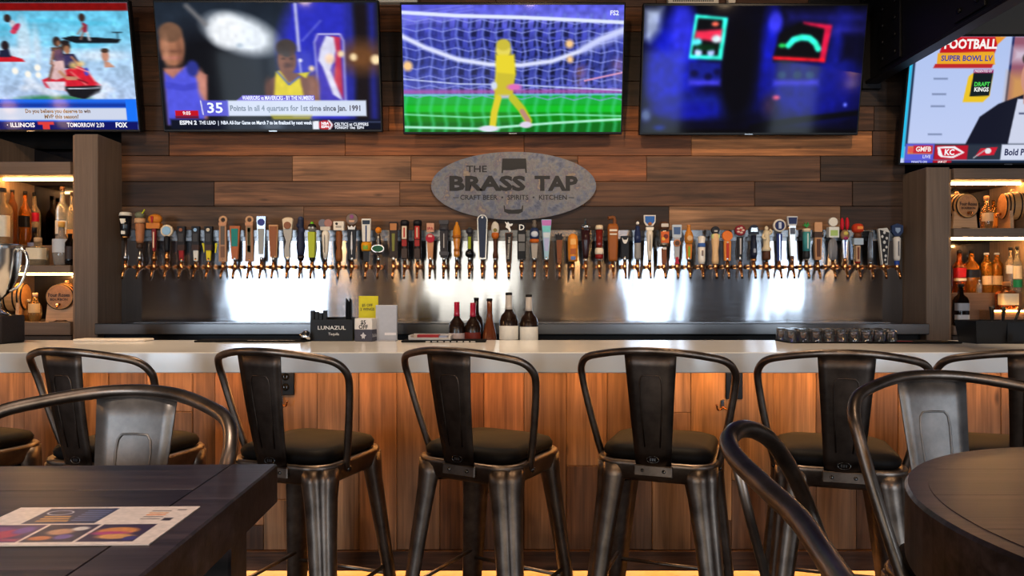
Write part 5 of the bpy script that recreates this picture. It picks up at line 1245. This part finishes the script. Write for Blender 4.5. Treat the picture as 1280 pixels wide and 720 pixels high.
tap(1041, 'white cube and round badge tap on two grey rods', [('handle', 'L', [(1, 2.4), (14, 2.6), (28, 2.4)], (130, 128, 130)), ('rod', 'E', (14, 2.6, 13, 2.6, -3), (140, 138, 140)), ('rod', 'E', (14, 2.6, 13, 2.6, 3), (120, 118, 122)), ('cube', 'B', (29, 42, 13, 13, 8), (224, 224, 216)), ('green_label', 'B', (31, 38, 9, 9, .8, -4.2), (170, 196, 110)), ('round_badge', 'D', (48.5, 5.6, 4), (228, 222, 208)), ('badge_mark', 'R', (48.5, 2.4, .7), (70, 76, 96)), STUB])
tap(1056, 'silver blade tap with colourful round face and raised red fingers', [('handle', 'B', (0, 26, 3, 7, 2.4), (196, 202, 210), 'm'), ('blue_edge', 'B', (2, 26, 1, 2, 3), (60, 90, 170)), ('round_face', 'E', (32, 5.6, 7, 3.4), (150, 110, 80)), ('face_mark', 'E', (34, 3, 2.4, 1, 0, -3.2), (210, 190, 90)), ('face_mark', 'E', (28, 3, 2, 1, 0, -3), (150, 40, 90)), ('finger', 'E', (46, 2.4, 8, 2.4, -3.4), (196, 24, 40)), ('finger', 'E', (46.5, 2.4, 8, 2.4, 3), (196, 24, 40))])
tap(1072, 'tap with red-orange domed cap, pale blue block and tan stem', [('handle', 'B', (-1, 19, 5, 6, 4), (186, 150, 116)), ('pale_block', 'B', (20, 28, 12, 12, 7), (170, 186, 200)), ('brown_neck', 'L', [(28, 4), (32, 5), (35, 4)], (100, 56, 34)), ('red_cap', 'L', [(35, 4.6), (37, 6.8), (42, 7.2), (45.5, 5.4), (46.5, 2)], (196, 62, 36)), ('cap_label', 'B', (39, 42.6, 7, 7, .8, -6.9), (226, 140, 60)), ('red_foot', 'L', [(-3, 3), (-1, 3.6)], (150, 30, 26)), panel(2, 17, 2.2, 2.6, (110, 60, 40), 'script')])
tap(1088, 'tap with a bare clear glass handle, third from the right end', [('handle', 'L', [(-2, 2.6), (4, 3.4), (20, 3), (30, 2.4), (34, 2), (36, 1)], (150, 156, 166), 'c'), ('foot_ring', 'L', [(-4, 2.6), (-1, 3)], CHR, 'm')])
tap(1104, 'black and white patterned tap board leaning left', [('handle', 'P', ([(-2.6, -5), (4.4, -5), (7, 36), (4, 41), (-7, 40)], 4), (200, 196, 188)), ('black_face', 'P', ([(-1.2, -3), (3.6, -3), (6, 35), (-5.4, 38.6)], 1, -2.4), (34, 32, 34)), *[('white_speck', 'E', (z, r, r * 1.2, .6, x, -3), (206, 204, 200)) for z, x, r in ((35, 0, 1.6), (30, -2.6, 1.5), (28, 3, 1.5), (23, 0, 1.8), (17, 2.6, 1.4), (13, -.6, 1.5), (6, 1.6, 1.5), (1, 1, 1.3))]])
tap(1121, 'tap at the right end, navy shield over a white body with blue foot', [('handle', 'L', [(0, 3.2), (3, 4), (24, 4.4), (28, 4.6), (30, 3)], (206, 202, 196)), ('blue_foot', 'L', [(-6, 2.6), (-4, 3), (0, 3)], (40, 70, 150)), ('shield', 'P', ([(-7, 44), (0, 46.5), (7, 44), (7, 36), (3, 31), (-3, 31), (-7, 36)], 4), (36, 50, 84)), ('shield_mark', 'P', ([(-3, 41), (3, 41), (3, 37), (0, 34), (-3, 37)], 1, -2.4), (130, 150, 180)), ('script', 'B', (6, 24, 1.4, 1.4, .6, -4.6), (96, 96, 104))])

# ================================================================== BOTTLES
def bottle(label, x, yb, yt, D, w, shape='round', glass=(190, 110, 40), lab=None, cap=(24, 20, 20), group=None, extra=(), zb=None, mat='glass', rz=0.0, foil=None):
    """x, bottom and top in photo pixels at distance D, width w in pixels."""
    k = D / F
    z0 = zb if zb is not None else CZ + (HY - yb) * k
    H = CZ + (HY - yt) * k - z0; r = w * k / 2
    t = thing('bottle', label, 'bottle', ((x - CX) * k, D, z0), rz, group)
    pw, n = (5.0, 20) if shape in ('square', 'squat_square') else (2.0, 16)
    if shape == 'wine': pr = [(0, .9), (.02, 1), (.56, 1), (.64, .82), (.70, .46), (.76, .34), (.97, .31)]
    elif shape == 'slope': pr = [(0, .9), (.03, 1), (.20, 1), (.45, .72), (.62, .42), (.72, .33), (.97, .31)]
    elif shape == 'squat_square': pr = [(0, .92), (.03, 1), (.56, 1), (.66, .8), (.70, .36), (.86, .34)]
    elif shape == 'squat': pr = [(0, .7), (.06, .9), (.25, 1), (.5, .95), (.66, .6), (.72, .36), (.88, .34)]
    elif shape == 'slim': pr = [(0, .95), (.02, 1), (.72, 1), (.8, .6), (.86, .42), (.96, .4)]
    else: pr = [(0, .92), (.03, 1), (.60, 1), (.68, .8), (.74, .42), (.80, .34), (.94, .33)]
    MB().lathe([(a * H, b * r * (.9 if pw > 2 else 1)) for a, b in pr], n, power=pw).build('glass_body', mat, t, glass)
    top = pr[-1]
    if cap: MB().lathe([(top[0] * H - .012 * H, (top[1] + .04) * r), (H * .985, (top[1] + .06) * r), (H, (top[1]) * r)], 14).build('cap', 'paint', t, cap)
    if foil: MB().lathe([(H * .74, .40 * r), (H * .78, .37 * r), (H * .985, .345 * r), (H * .995, .3 * r)], 14).build('foil', 'paint_gloss', t, foil)
    for c, a, b in ([] if lab is None else lab if isinstance(lab, list) else [lab]):
        hs, qs = [h for h, q in pr], [q for h, q in pr]
        rr = max(np.interp(v, hs, qs) for v in np.linspace(a, b, 6)) * r * (.9 if pw > 2 else 1) * 1.025
        MB().lathe([(a * H, rr), (b * H, rr)], 12 if pw == 2 else 20, power=pw, caps=False, a0=195 if pw == 2 else 180, a1=345 if pw == 2 else 360).build('label_band', 'paint', t, c)
    for st, zz, h, col in extra:
        text_mb(st, h * k, 0, zz * H, -r * 1.05, bold=.6).build('lettering', 'paint', t, color=col, fixn=False)
    return t
GL = 'bottles on the left back bar shelves'; GR = 'bottles on the right back bar shelves'; GW = 'wine bottles behind the bar top'
AMB = (206, 120, 44); CLR = (214, 206, 190); DRK = (30, 18, 12)
ZS = 1.466; ZT = 1.60
# left shelf, upper: on the step (back), then in front
bottle('wide pale-labelled bottle on the left shelf right behind the trophy cup top', 4, 0, 235, 4.4, 19, 'square', (226, 190, 140), ((226, 214, 190), .12, .5), (60, 50, 44), GL, zb=ZT)
bottle('amber bottle with dark cap standing between pale bottle and slanted-label bottle', 15.5, 0, 237, 4.52, 11, 'slim', (150, 84, 34), None, (44, 34, 28), GL, zb=ZT)
bottle('square whisky bottle with black slanted label on the left shelf', 31.5, 0, 239, 4.615, 13, 'square', (216, 120, 40), [((24, 22, 24), .34, .54)], (26, 20, 18), GL, zb=ZT)
bottle('square clear whisky bottle with small red label on the left shelf', 43, 0, 240.5, 4.69, 13, 'square', (228, 196, 156), [((176, 24, 50), .46, .62)], (30, 24, 22), GL, zb=ZT)
bottle('tall clear stoppered bottle before the mirror on the left shelf', 78, 0, 233, 4.64, 15, 'round', (220, 210, 190), [((206, 200, 190), .2, .42)], (120, 80, 50), GL, zb=ZT)
bottle('clear bottle beside the left pillar, half behind its edge', 90, 0, 240, 4.62, 12, 'round', (226, 200, 160), [((196, 130, 60), .1, .3)], (60, 44, 34), GL, zb=ZT)
bottle('dark round bottle with chrome bands behind the cream-labelled squat bottle', 43, 0, 284, 4.52, 15, 'squat', (34, 24, 26), [((120, 116, 130), .5, .6)], (20, 18, 20), GL, zb=ZS)
bottle('squat square bottle with large cream label at the shelf front', 47.5, 0, 297, 4.42, 23, 'squat_square', (200, 176, 140), [((222, 206, 176), .22, .62)], (196, 160, 120), GL, zb=ZS)
bottle('round silver-labelled bottle in front of the mirror bottles', 77, 0, 277, 4.47, 20, 'squat', (214, 206, 196), [((186, 190, 196), .3, .6)], (210, 160, 80), GL, zb=ZS)
bottle('slim dark bottle against the left pillar', 87.5, 0, 292, 4.42, 11.5, 'slim', (24, 16, 14), [((52, 40, 38), .2, .6)], (16, 14, 14), GL, zb=ZS)
# left lower compartment
bottle('ornate round bottle with pale stopper beside the left lettered barrel', 44, 0, 366, 4.44, 15, 'squat', (222, 160, 84), [((206, 170, 120), .3, .62)], (206, 170, 140), GL, zb=1.1255)
bottle('amber jug at the left of the ornate round bottle', 35.5, 0, 374, 4.47, 13, 'squat', (216, 140, 50), [((176, 120, 60), .3, .5)], (230, 210, 170), GL, zb=1.1255)
# right shelf, bottles on the upper step
bottle('square whisky bottle with red label beside the right pillar', 1199, 0, 313, 4.66, 15, 'square', (206, 96, 40), [((176, 28, 36), .36, .58), ((226, 206, 180), .28, .34)], (24, 20, 20), GR, zb=1.30)
bottle('square gold whisky bottle with black slanted label on the right shelf', 1214, 0, 313, 4.64, 17, 'square', (222, 134, 44), [((28, 28, 34), .36, .54)], (24, 20, 20), GR, zb=1.30)
bottle('gold bottle with chrome neck and pale band, left of its twin', 1233, 0, 316, 4.64, 12.5, 'slim', (226, 146, 50), [((226, 186, 140), .2, .42)], (200, 200, 206), GR, zb=1.30)
bottle('gold bottle with chrome neck and pale band, right of its twin', 1246, 0, 316, 4.64, 13, 'slim', (222, 140, 48), [((226, 186, 140), .2, .42)], (200, 200, 206), GR, zb=1.30)
bottle('clear bottle with white shoulder and black cap on the right shelf', 1263, 0, 309, 4.52, 13, 'round', (200, 176, 150), [((206, 200, 196), .42, .6)], (28, 24, 24), GR, zb=1.30)
bottle('bottle with cream label and green lower band on the right shelf', 1271, 0, 308, 4.49, 11, 'round', (206, 196, 176), [((228, 206, 166), .3, .58), ((30, 130, 80), .12, .28)], (40, 36, 36), GR, zb=1.30)
bottle('tiny clear miniature bottle between the gold bottles', 1224, 0, 350, 4.52, 6, 'round', (214, 210, 206), None, (200, 200, 206), GR, zb=1.30)
bottle('squat amber bottle with large cream label above the straw caddy', 1258, 0, 352, 4.415, 23, 'squat_square', (150, 74, 30), [((226, 206, 170), .18, .58)], (190, 130, 80), GR, zb=1.195)
bottle('black whiskey bottle with white banded labels beside the right pillar', 1201, 0, 355, 4.39, 17, 'square', (30, 20, 18), [((190, 188, 190), .08, .26), ((150, 150, 156), .36, .54)], (18, 18, 20), GR, zb=1.101)
bottle('round jug bottle with dark dot between the two right barrels', 1233, 0, 245, 4.52, 15, 'squat', (206, 150, 90), [((214, 176, 130), .26, .5)], (180, 130, 90), GR, zb=1.6905)
bottle('tall gold bottle behind the jug on the right barrel shelf', 1242, 0, 250, 4.7, 9, 'slim', (220, 150, 60), [((196, 130, 60), .2, .6)], (90, 60, 40), GR, zb=1.6905)
# wine
ZW = .976
for lb, x, yt, D, ww, kw in (
    ('wine bottle with red foil and pale label, leftmost of the wine bottles', 571, 377, 3.62, 20, dict(foil=(150, 26, 50), lab=[((206, 190, 190), .32, .44)], cap=None, glass=DRK)),
    ('wine bottle with red foil and dark red label, second of the wine bottles', 591, 378, 3.62, 20, dict(foil=(150, 26, 50), lab=[((110, 40, 30), .30, .46)], cap=None, glass=DRK)),
    ('dark stoppered wine bottle half hidden behind the second red foil bottle', 595.5, 372, 3.72, 18, dict(cap=(20, 18, 20), glass=DRK)),
    ('slender sloping amber wine bottle with black stopper', 612, 373, 3.62, 21, dict(shape='slope', cap=(16, 14, 16), glass=(90, 44, 22))),
    ('large dark wine bottle with white label and stopper, left of its twin', 636, 365.5, 3.62, 24, dict(lab=[((222, 220, 212), .28, .49)], cap=(22, 20, 22), glass=DRK, foil=(176, 168, 160))),
    ('large dark wine bottle with white label, rightmost of the wine bottles', 661, 368, 3.62, 23, dict(lab=[((222, 220, 212), .28, .49)], cap=(22, 20, 22), glass=DRK, foil=(176, 168, 160)))):
    kw.setdefault('shape', 'wine')
    bottle(lb, x, 0, yt, D, ww, group=GW, zb=ZW, mat='paint_gloss', **kw)

# ================================================================== BARRELS
def barrel(label, x, y, D, r, length, turn, zs, lettered):
    k = D / F; rr = r * k
    t = thing('barrel', label, 'barrel', ((x - CX) * k, D, zs), R(turn), 'small oak barrels on the back bar')
    zc = CZ + (HY - y) * k - zs; h = length
    prof = [(0, .86), (.02, .9), (.25, .97), (.5, 1.03), (.75, .97), (.98, .9), (1, .86)]
    b = MB().lathe([(a * h, q * rr) for a, q in prof], 24, (0, 0, zc), 'y').build('stave_body', 'barrel_wood', t, (196, 140, 84))
    for a in (.03, .17, .33, .67, .83, .97):
        q = np.interp(a, [p[0] for p in prof], [p[1] for p in prof]) * rr
        MB().lathe([((a - .028) * h, q * 1.0), ((a - .028) * h, q * 1.035), ((a + .028) * h, q * 1.035), ((a + .028) * h, q)], 24, (0, 0, zc), 'y', caps=False).build('hoop', 'dark_steel', b)
    MB().lathe([(-.001, .80 * rr), (.004, .80 * rr)], 24, (0, 0, zc), 'y').build('barrel_head', 'barrel_wood', t, (176, 120, 78))
    MB().lathe([(zc + rr * .98, rr * .12), (zc + rr * 1.1, rr * .15), (zc + rr * 1.2, rr * .1)], 10, (0, h / 2, 0)).build('bung', 'barrel_wood', t, (210, 160, 110))
    f = MB().lathe([(-.03, .007), (-.004, .009)], 8, (0, 0, zc - rr * .55), 'y'); f.tube([(0, -.026, zc - rr * .55), (0, -.03, zc - rr * .8)], .006, 8)
    f.build('spigot', 'brass', t)
    if lettered:
        text_mb('Four Roses', rr * .27, 0, zc + rr * .12, -.0045, bold=.4, stretch=.82).build('lettering', 'ink', t, fixn=False)
        text_mb('BOURBON', rr * .17, 0, zc - rr * .2, -.0045, bold=.4).build('lettering', 'ink', t, fixn=False)
    for yy in (h * .12, h * .8):
        pts = [(-rr * 1.05, 0), (-rr * .5, 0), (-rr * .3, rr * .1), (rr * .3, rr * .1), (rr * .5, 0), (rr * 1.05, 0), (rr * .9, zc - rr * .42)]
        arc = [(rr * .93 * math.sin(R(a)), zc - rr * .93 * math.cos(R(a))) for a in range(62, -63, -12)]
        pts = pts[:6] + [(rr * .9, zc - rr * .4)] + arc + [(-rr * .9, zc - rr * .4)]
        MB().prism(pts, yy, yy + .018).build('cradle', 'grey_wood_h', t, (196, 150, 110))
    return t
barrel('small barrel lettered on its head beside the left pillar', 74, 371, 4.38, 17.5, .20, 8, 1.1255, True)
barrel('small barrel seen from its side behind the trophy foot', 1, 371, 4.42, 18, .14, -76, 1.1255, False)
barrel('small lettered barrel beside the right pillar on the upper shelf', 1210, 257, 4.37, 16.5, .18, 8, 1.6905, True)
barrel('small barrel seen at an angle cut by the right picture edge', 1252, 258, 4.47, 17.5, .12, -104, 1.6905, False)

# ================================================================== TROPHY
tr = thing('trophy', 'silver two-handled trophy cup on a dark wooden base at the left end of the bar', 'trophy', ((-10 - CX) * 3.3 / F, 3.33, 1.07))
MB().box(-.10, .085, -.09, .07, 0, .128, .005).build('base', 'grey_wood_h', tr, (40, 30, 26))
cup = MB().lathe([(.128, .0), (.128, .05), (.135, .052), (.142, .035), (.16, .016), (.178, .022), (.185, .014), (.20, .02), (.23, .05), (.30, .082), (.37, .095), (.43, .098), (.45, .102), (.456, .100), (.44, .092), (.36, .086), (.25, .045), (.22, .0)], 28)
cup.build('cup', 'silver', tr)
for s in (-1, 1):
    MB().tube(spline([(s * .092, 0, .42), (s * .105, 0, .435), (s * .135, 0, .415), (s * .142, 0, .37), (s * .128, 0, .31), (s * .105, 0, .265), (s * .062, 0, .238)], 5), .0065, 10).build('handle', 'silver', tr)

# ================================================================== THINGS ON THE BAR TOP
ZB = 1.0702
def onbar(y): return (1.305 - 1.07) * F / (y - 365)
def bx_at(x0, x1, yb, yt, depth):
    D = onbar(yb); k = D / F
    return (x0 - CX) * k, (x1 - CX) * k, D, (CZ + (HY - yt) * k) - ZB, k
mt = thing('bar_mat', 'long black rubber bar mat with pale print at the left of the bar', 'bar mat', ((320 - CX) * 3.42 / F, 3.42, ZB))
MB().box(-.27, .25, -.06, .07, 0, .008, .003).build('mat', 'matte_black', mt)
for i in range(9): MB().box(-.02 + i * .025, 0 + i * .025, -.058, -.045, .008, .0086).build('print', 'paint', mt, (190, 170, 150))
mt2 = thing('bar_mat', 'black bar mat under the card tray left of the wine bottles', 'bar mat', ((560 - CX) * 3.40 / F, 3.40, ZB))
MB().box(-.215, .18, -.05, .09, 0, .008, .003).build('mat', 'matte_black', mt2)
for i in range(8): MB().box(-.1 + i * .03, -.078 + i * .03, -.0505, -.049, .002, .006).build('print', 'paint', mt2, (200, 196, 190))
mt3 = thing('bar_mat', 'black bar mat beside the straw caddy at the right end', 'bar mat', ((1130 - CX) * 3.32 / F, 3.32, ZB))
MB().box(-.19, .24, -.05, .07, 0, .008, .003).build('mat', 'matte_black', mt3)
MB().box(-.04, .03, -.02, .0, .008, .0095).build('print', 'paint', mt3, (150, 30, 30))
pl = thing('menu_board', 'white tray edge lying on the bar beside the left pillar', 'tray', ((141 - CX) * 3.44 / F, 3.44, ZB))
MB().box(-.17, .17, -.04, .06, 0, .012, .005).build('tray', 'paint', pl, (226, 214, 200))

a, b, D, h, k = bx_at(388, 441, 426.5, 397, .1)
nc = thing('napkin_caddy', 'black bar caddy with white lettering left of the five dollar tent', 'caddy', ((a + b) / 2, D + .05, ZB)); hw = (b - a) / 2
g = MB().box(-hw, hw, -.05, -.046, 0, h * .92, .001).box(-hw, -hw + .004, -.046, .05, 0, h).box(hw - .004, hw, -.046, .05, 0, h).box(-hw + .004, hw - .004, .046, .05, 0, h).box(-hw + .004, hw - .004, -.046, .046, 0, .004)
g.build('box', 'black', nc)
text_mb('LUNAZUL', 4.6 * k, 0, h * .56, -.0505, bold=.25, stretch=1.2).build('lettering', 'paint', nc, color=(232, 230, 226), fixn=False)
text_mb('Tequila', 3.2 * k, .01, h * .30, -.0505, bold=.2).build('lettering', 'paint', nc, color=(226, 224, 220), fixn=False)
def stick(label, x0, x1, y0, y1, D, mat='black', nm='napkin_stack', cat='napkins', n=4):
    k = D / F; t = thing(nm, label, cat, ((x0 + x1) / 2 * k - CX * k, D, ZB + .0045)); w = (x1 - x0) * k / 2; z1 = CZ + (HY - y0) * k - ZB - .0045
    for i in range(n):
        xa = -w + 2 * w * i / n
        MB().box(xa + .0006, xa + 2 * w / n - .0006, -.012 + (i % 2) * .004, .012, 0, z1 - (i * 7 % 3) * .006, .002).build('napkin' if nm == 'napkin_stack' else 'straw', mat, t)
    return t
stick('folded black napkins standing in the left of the lettered caddy', 388.5, 409, 388, 0, 3.46)
stick('tall black straws standing in the right of the lettered caddy', 432.5, 440, 373, 0, 3.46, nm='straw_bundle', cat='straws', n=5)

a, b, D, h, k = bx_at(442, 470, 427, 398, .08)
dt = thing('table_tent', 'small dark and white tent sign reading five dollars off', 'sign', ((a + b) / 2, D + .03, ZB), R(-14)); hw = (b - a) / 2 * .86
MB().box(-hw, hw, -.03, .03, 0, h * .52, .002).build('lower_half', 'paint', dt, (70, 70, 82))
MB().box(-hw, hw, -.03, .03, h * .5205, h, .002).build('upper_half', 'paint', dt, (228, 222, 214))
text_mb('$5', 5 * k, 0, h * .82, -.0306, bold=.8).build('lettering', 'ink', dt, fixn=False)
text_mb('OFF', 5 * k, 0, h * .62, -.0306, bold=.8).build('lettering', 'ink', dt, fixn=False)
MB().prism([(0, .044), (.006, .034), (.016, .03), (.008, .024), (.006, .012), (0, .018), (-.006, .012), (-.008, .024), (-.016, .03), (-.006, .034)], -.0306, -.0296).build('crest', 'paint', dt, (206, 206, 212))
text_mb('Bulleit', .016, 0, 0, 0, bold=.3).xform(Matrix.Translation((hw + .0006, 0, h * .26)) @ Matrix.Rotation(R(90), 4, 'Z')).build('lettering', 'paint', dt, color=(206, 206, 212), fixn=False)

D = 3.52; k = D / F
ys = thing('acrylic_sign', 'upright yellow sign card with black lettering behind the tent sign', 'sign', ((462 - CX) * k, 3.495, ZB)); hh = CZ + (HY - 370) * k - ZB
MB().box(-12 * k, 12 * k, -.003, .003, 0, hh, .001).build('card', 'paint', ys, (214, 200, 24))
for i, (st, z) in enumerate((('$5 OFF', .79), ('2 WINGS', .70))): text_mb(st, 3.4 * k, -1.4 * k, z * hh, -.0036, bold=.6, stretch=.9).build('lettering', 'ink', ys, fixn=False)
MB().box(-12 * k, 12 * k, -.012, .012, 0, .004, .001).build('foot', 'paint', ys, (200, 186, 24))
gs = thing('card_holder', 'upright plain grey card holder right of the yellow sign', 'card holder', ((486 - CX) * k, 3.46, ZB)); hh = CZ + (HY - 381) * k - ZB
MB().box(-13 * k, 13 * k, -.01, .01, .004, hh, .002).build('card', 'paint', gs, (176, 178, 186))
MB().box(-13 * k, 13 * k, -.025, .025, 0, .004, .001).build('foot', 'paint', gs, (160, 160, 168))
MB().box(-2 * k, 12 * k, -.0106, -.0098, .028, .04).build('print', 'paint', gs, (232, 226, 226))
ct = thing('card_tray', 'low white tray with red cards on the bar mat', 'tray', ((541 - CX) * 3.42 / F, 3.42, ZB + .0085), R(-3))
MB().box(-.11, .09, -.035, .05, 0, .006, .002).box(-.11, -.10, -.035, .05, .006, .022).box(.08, .09, -.035, .05, .006, .022).box(-.10, .08, -.035, -.03, .006, .012).box(-.10, .08, .045, .05, .006, .026).build('tray', 'paint', ct, (206, 200, 194))
cd = thing('card_stack', 'stack of dark red cards in the low white tray', 'cards', ((541 - CX) * 3.42 / F, 3.425, ZB + .0148), R(-3))
MB().box(-.072, .03, -.022, .036, 0, .018, .001).build('card_pack', 'paint', cd, (150, 26, 34))
MB().box(.032, .07, -.02, .03, 0, .012, .001).build('card_pack', 'paint', cd, (150, 160, 190))
ps = thing('pour_spout_dish', 'small chrome dish beside the lettered caddy', 'dish', ((382 - CX) * 3.42 / F, 3.42, ZB + .0085))
MB().lathe([(0, .0), (0, .022), (.012, .026), (.03, .024), (.04, .012), (.046, .006)], 18).build('bowl', 'chrome', ps)

a, b, D, h, k = bx_at(1220, 1310, 430, 401, .15)
sc_ = thing('straw_caddy', 'large black bar caddy at the right end of the bar', 'caddy', ((a + b) / 2, D + .08, ZB)); hw = (b - a) / 2
def taper(x0, x1, y0, y1, z1, inset=.012): return MB().loft([[(x0 + inset, y0 + inset, 0), (x1 - inset, y0 + inset, 0), (x1 - inset, y1 - inset, 0), (x0 + inset, y1 - inset, 0)], [(x0, y0, z1), (x1, y0, z1), (x1, y1, z1), (x0, y1, z1)], [(x0 + .005, y0 + .005, z1), (x1 - .005, y0 + .005, z1), (x1 - .005, y1 - .005, z1), (x0 + .005, y1 - .005, z1)], [(x0 + inset + .005, y0 + inset + .005, .006), (x1 - inset - .005, y0 + inset + .005, .006), (x1 - inset - .005, y1 - inset - .005, .006), (x0 + inset + .005, y1 - inset - .005, .006)]], smooth=False)
taper(-hw, hw, -.08, .08, h).build('box', 'black', sc_)
MB().box(-.02, .12, -.0805, -.076, h * .1, h * .95, .002).build('front_pocket', 'black', sc_)
D2 = D + .08; k2 = D2 / F
for i, (x, yt, lean) in enumerate(((1235, 383, -.02), (1239, 384, 0), (1244, 382, .01), (1248, 384, 0), (1252, 383, .015), (1256, 386, .03), (1261, 388, .05), (1265, 386, .07))):
    t = thing('straw', '%s black straw from the left standing in the large caddy at the right end' % ('first', 'second', 'third', 'fourth', 'fifth', 'sixth', 'seventh', 'eighth')[i], 'straw', ((x - CX) * k2 - lean * .5, D2 - .03 + (i % 3) * .025, ZB + .0075), group='black straws in the right caddy')
    z1 = CZ + (HY - yt) * k2 - ZB - .008
    MB().tube([(0, 0, 0), (lean, 0, z1)], .0055, 8).build('tube', 'black', t)
cp = thing('paper_cup', 'small white cup in front of the large caddy at the right picture edge', 'cup', ((1281 - CX) * 3.2 / F, 3.16, ZB))
MB().lathe([(0, .013), (.0, .014), (.05, .018), (.05, .0165), (.003, .013)], 16).build('cup', 'paint', cp, (226, 220, 212))

gm = thing('glass_mat', 'dark drying mat under the upturned tasting glasses', 'mat', ((1050 - CX) * 3.38 / F, 3.38, ZB))
MB().box(-.27, .27, -.09, .10, 0, .006, .002).build('mat', 'matte_black', gm)
gi = 0
ORD = ('first', 'second', 'third', 'fourth', 'fifth', 'sixth', 'seventh', 'eighth', 'ninth')
for r, dy in enumerate((3.33, 3.39, 3.45)):
    for c in range(9):
        x = 1.29 + c * .058 + (r % 2) * .014
        t = thing('tasting_glass', 'upturned clear tasting glass on the drying mat, %s from the left in the %s row' % (ORD[c], ('front', 'middle', 'back')[r]), 'glass', (x, dy, ZB + .0065), group='upturned tasting glasses on the drying mat')
        if gi == 0:
            gp = MB().lathe([(0, .026), (.0, .0245), (.044, .0185), (.047, .0), (.055, .0), (.056, .019), (.05, .0215), (0, .026)], 14, caps=False).build('bowl', 'clear_glass', t)
        else:
            c_ = gp.copy(); C.objects.link(c_); c_.parent = t
        gi += 1

# ================================================================== MENU CARD ON THE TABLE
mw, mh = .213, .130
q = Paint(213, 130, 1.0)
q.c[...] = (226, 208, 198)
q.rect(40, 6, 120, 62, (34, 40, 72), 1); q.ell(60, 22, 15, 9, (190, 196, 220), 1); q.ell(60, 22, 13, 7.4, (34, 40, 72), 1)
for i in range(3): q.rect(50, 34 + i * 8, 80 + i * 3, 39 + i * 8, (196, 140, 70), 1)
for i in range(6): q.rect(88, 14 + i * 7, 116, 16.5 + i * 7, (120, 130, 170), .8)
q.rect(12, 66, 72, 122, (74, 40, 80), 1); q.ell(40, 96, 22, 16, (176, 40, 70), 6); q.ell(30, 80, 14, 8, (120, 60, 120), 5); q.ell(58, 84, 10, 12, (110, 70, 150), 5); q.rect(16, 112, 70, 118, (190, 60, 90), 4)
q.rect(76, 66, 130, 122, (44, 32, 52), 1); q.ell(100, 90, 14, 10, (190, 140, 110), 5); q.ell(116, 80, 9, 7, (216, 206, 200), 4); q.ell(90, 110, 12, 7, (196, 110, 60), 4); q.ell(112, 106, 9, 8, (110, 90, 160), 4)
q.rect(134, 66, 192, 122, (52, 34, 56), 1); q.ell(160, 88, 22, 12, (206, 130, 60), 4); q.ell(156, 96, 20, 6, (176, 60, 110), 4); q.ell(166, 106, 20, 8, (214, 150, 80), 4); q.ell(184, 112, 7, 7, (60, 50, 110), 3)
for v, c in ((16, (120, 104, 96)), (24, (220, 140, 50)), (31, (226, 120, 40)), (38, (120, 104, 96)), (46, (120, 104, 96))): q.rect(164, v, 186, v + 3, c, .8)
q.rect(192, 12, 202, 15, (70, 60, 60), .8); q.rect(190, 44, 200, 54, (40, 36, 40), .8)
q.noise(.12, 4, 3)
mc = thing('menu_card', 'printed menu card with food pictures lying on the rectangular table', 'menu', (-.374 - mw / 2, .801, 1.0452), R(1.5))
MB().box(-mw / 2, mw / 2, -mh / 2, mh / 2, 0, .0011).build('sheet', 'paint', mc, (220, 204, 194))
q.mesh('printed_face', 'print', mc, lambda u, v: np.stack([u / 1000 - mw / 2, mh / 2 - v / 1000, np.full_like(u, .0014)], -1))

# ================================================================== PENDANT LAMPS
def pendant(x, y, z, label):
    t = thing('pendant_lamp', label, 'pendant lamp', (x, y, z), group='pendant lamps with glowing filament bulbs')
    MB().tube([(0, 0, .12), (0, 0, RZ - z)], .005, 6).build('cord', 'matte_black', t)
    MB().lathe([(.05, .018), (.09, .022), (.12, .012)], 12).build('socket', 'brass', t)
    MB().ellipsoid((0, 0, 0), .055, .055, .07, 14, 10).build('bulb', 'bulb', t)
    for a in range(4):
        MB().tube([(.11 * math.cos(R(a * 45 + 360 * i / 24)) * 0 + .1 * math.cos(2 * math.pi * i / 24) * math.cos(R(a * 45)), .1 * math.cos(2 * math.pi * i / 24) * math.sin(R(a * 45)), .1 * math.sin(2 * math.pi * i / 24)) for i in range(24)], .003, 5, closed=True).build('cage_ring', 'matte_black', t)
    l = bpy.data.lights.new('pendant_light', 'POINT'); l.energy = 9; l.color = (1, .62, .3); l.shadow_soft_size = .06
    o = bpy.data.objects.new('pendant_light', l); o.location = (x, y, z - .16); C.objects.link(o)
for x, y, z, lb in ((-4.75, 2.0, 2.17, 'pendant lamp at the left, mirrored in the bottle shelf'), (-4.2, 2.1, 2.2, 'second pendant lamp at the left, mirrored in the bottle shelf'),
                    (-2.6, -2.0, 2.2, 'pendant lamp behind the viewer, left'), (-1.75, -2.0, 2.25, 'pendant lamp behind the viewer, left of the middle'), (1.0, -2.0, 2.2, 'pendant lamp behind the viewer, right of the middle'), (1.55, -2.0, 2.3, 'second pendant lamp behind the viewer, right of the middle'), (-6.6, -2.0, 2.5, 'pendant lamp behind the viewer at the far left'), (4.98, -2.0, 2.2, 'pendant lamp behind the viewer at the far right')):
    pendant(x, y, z, lb)
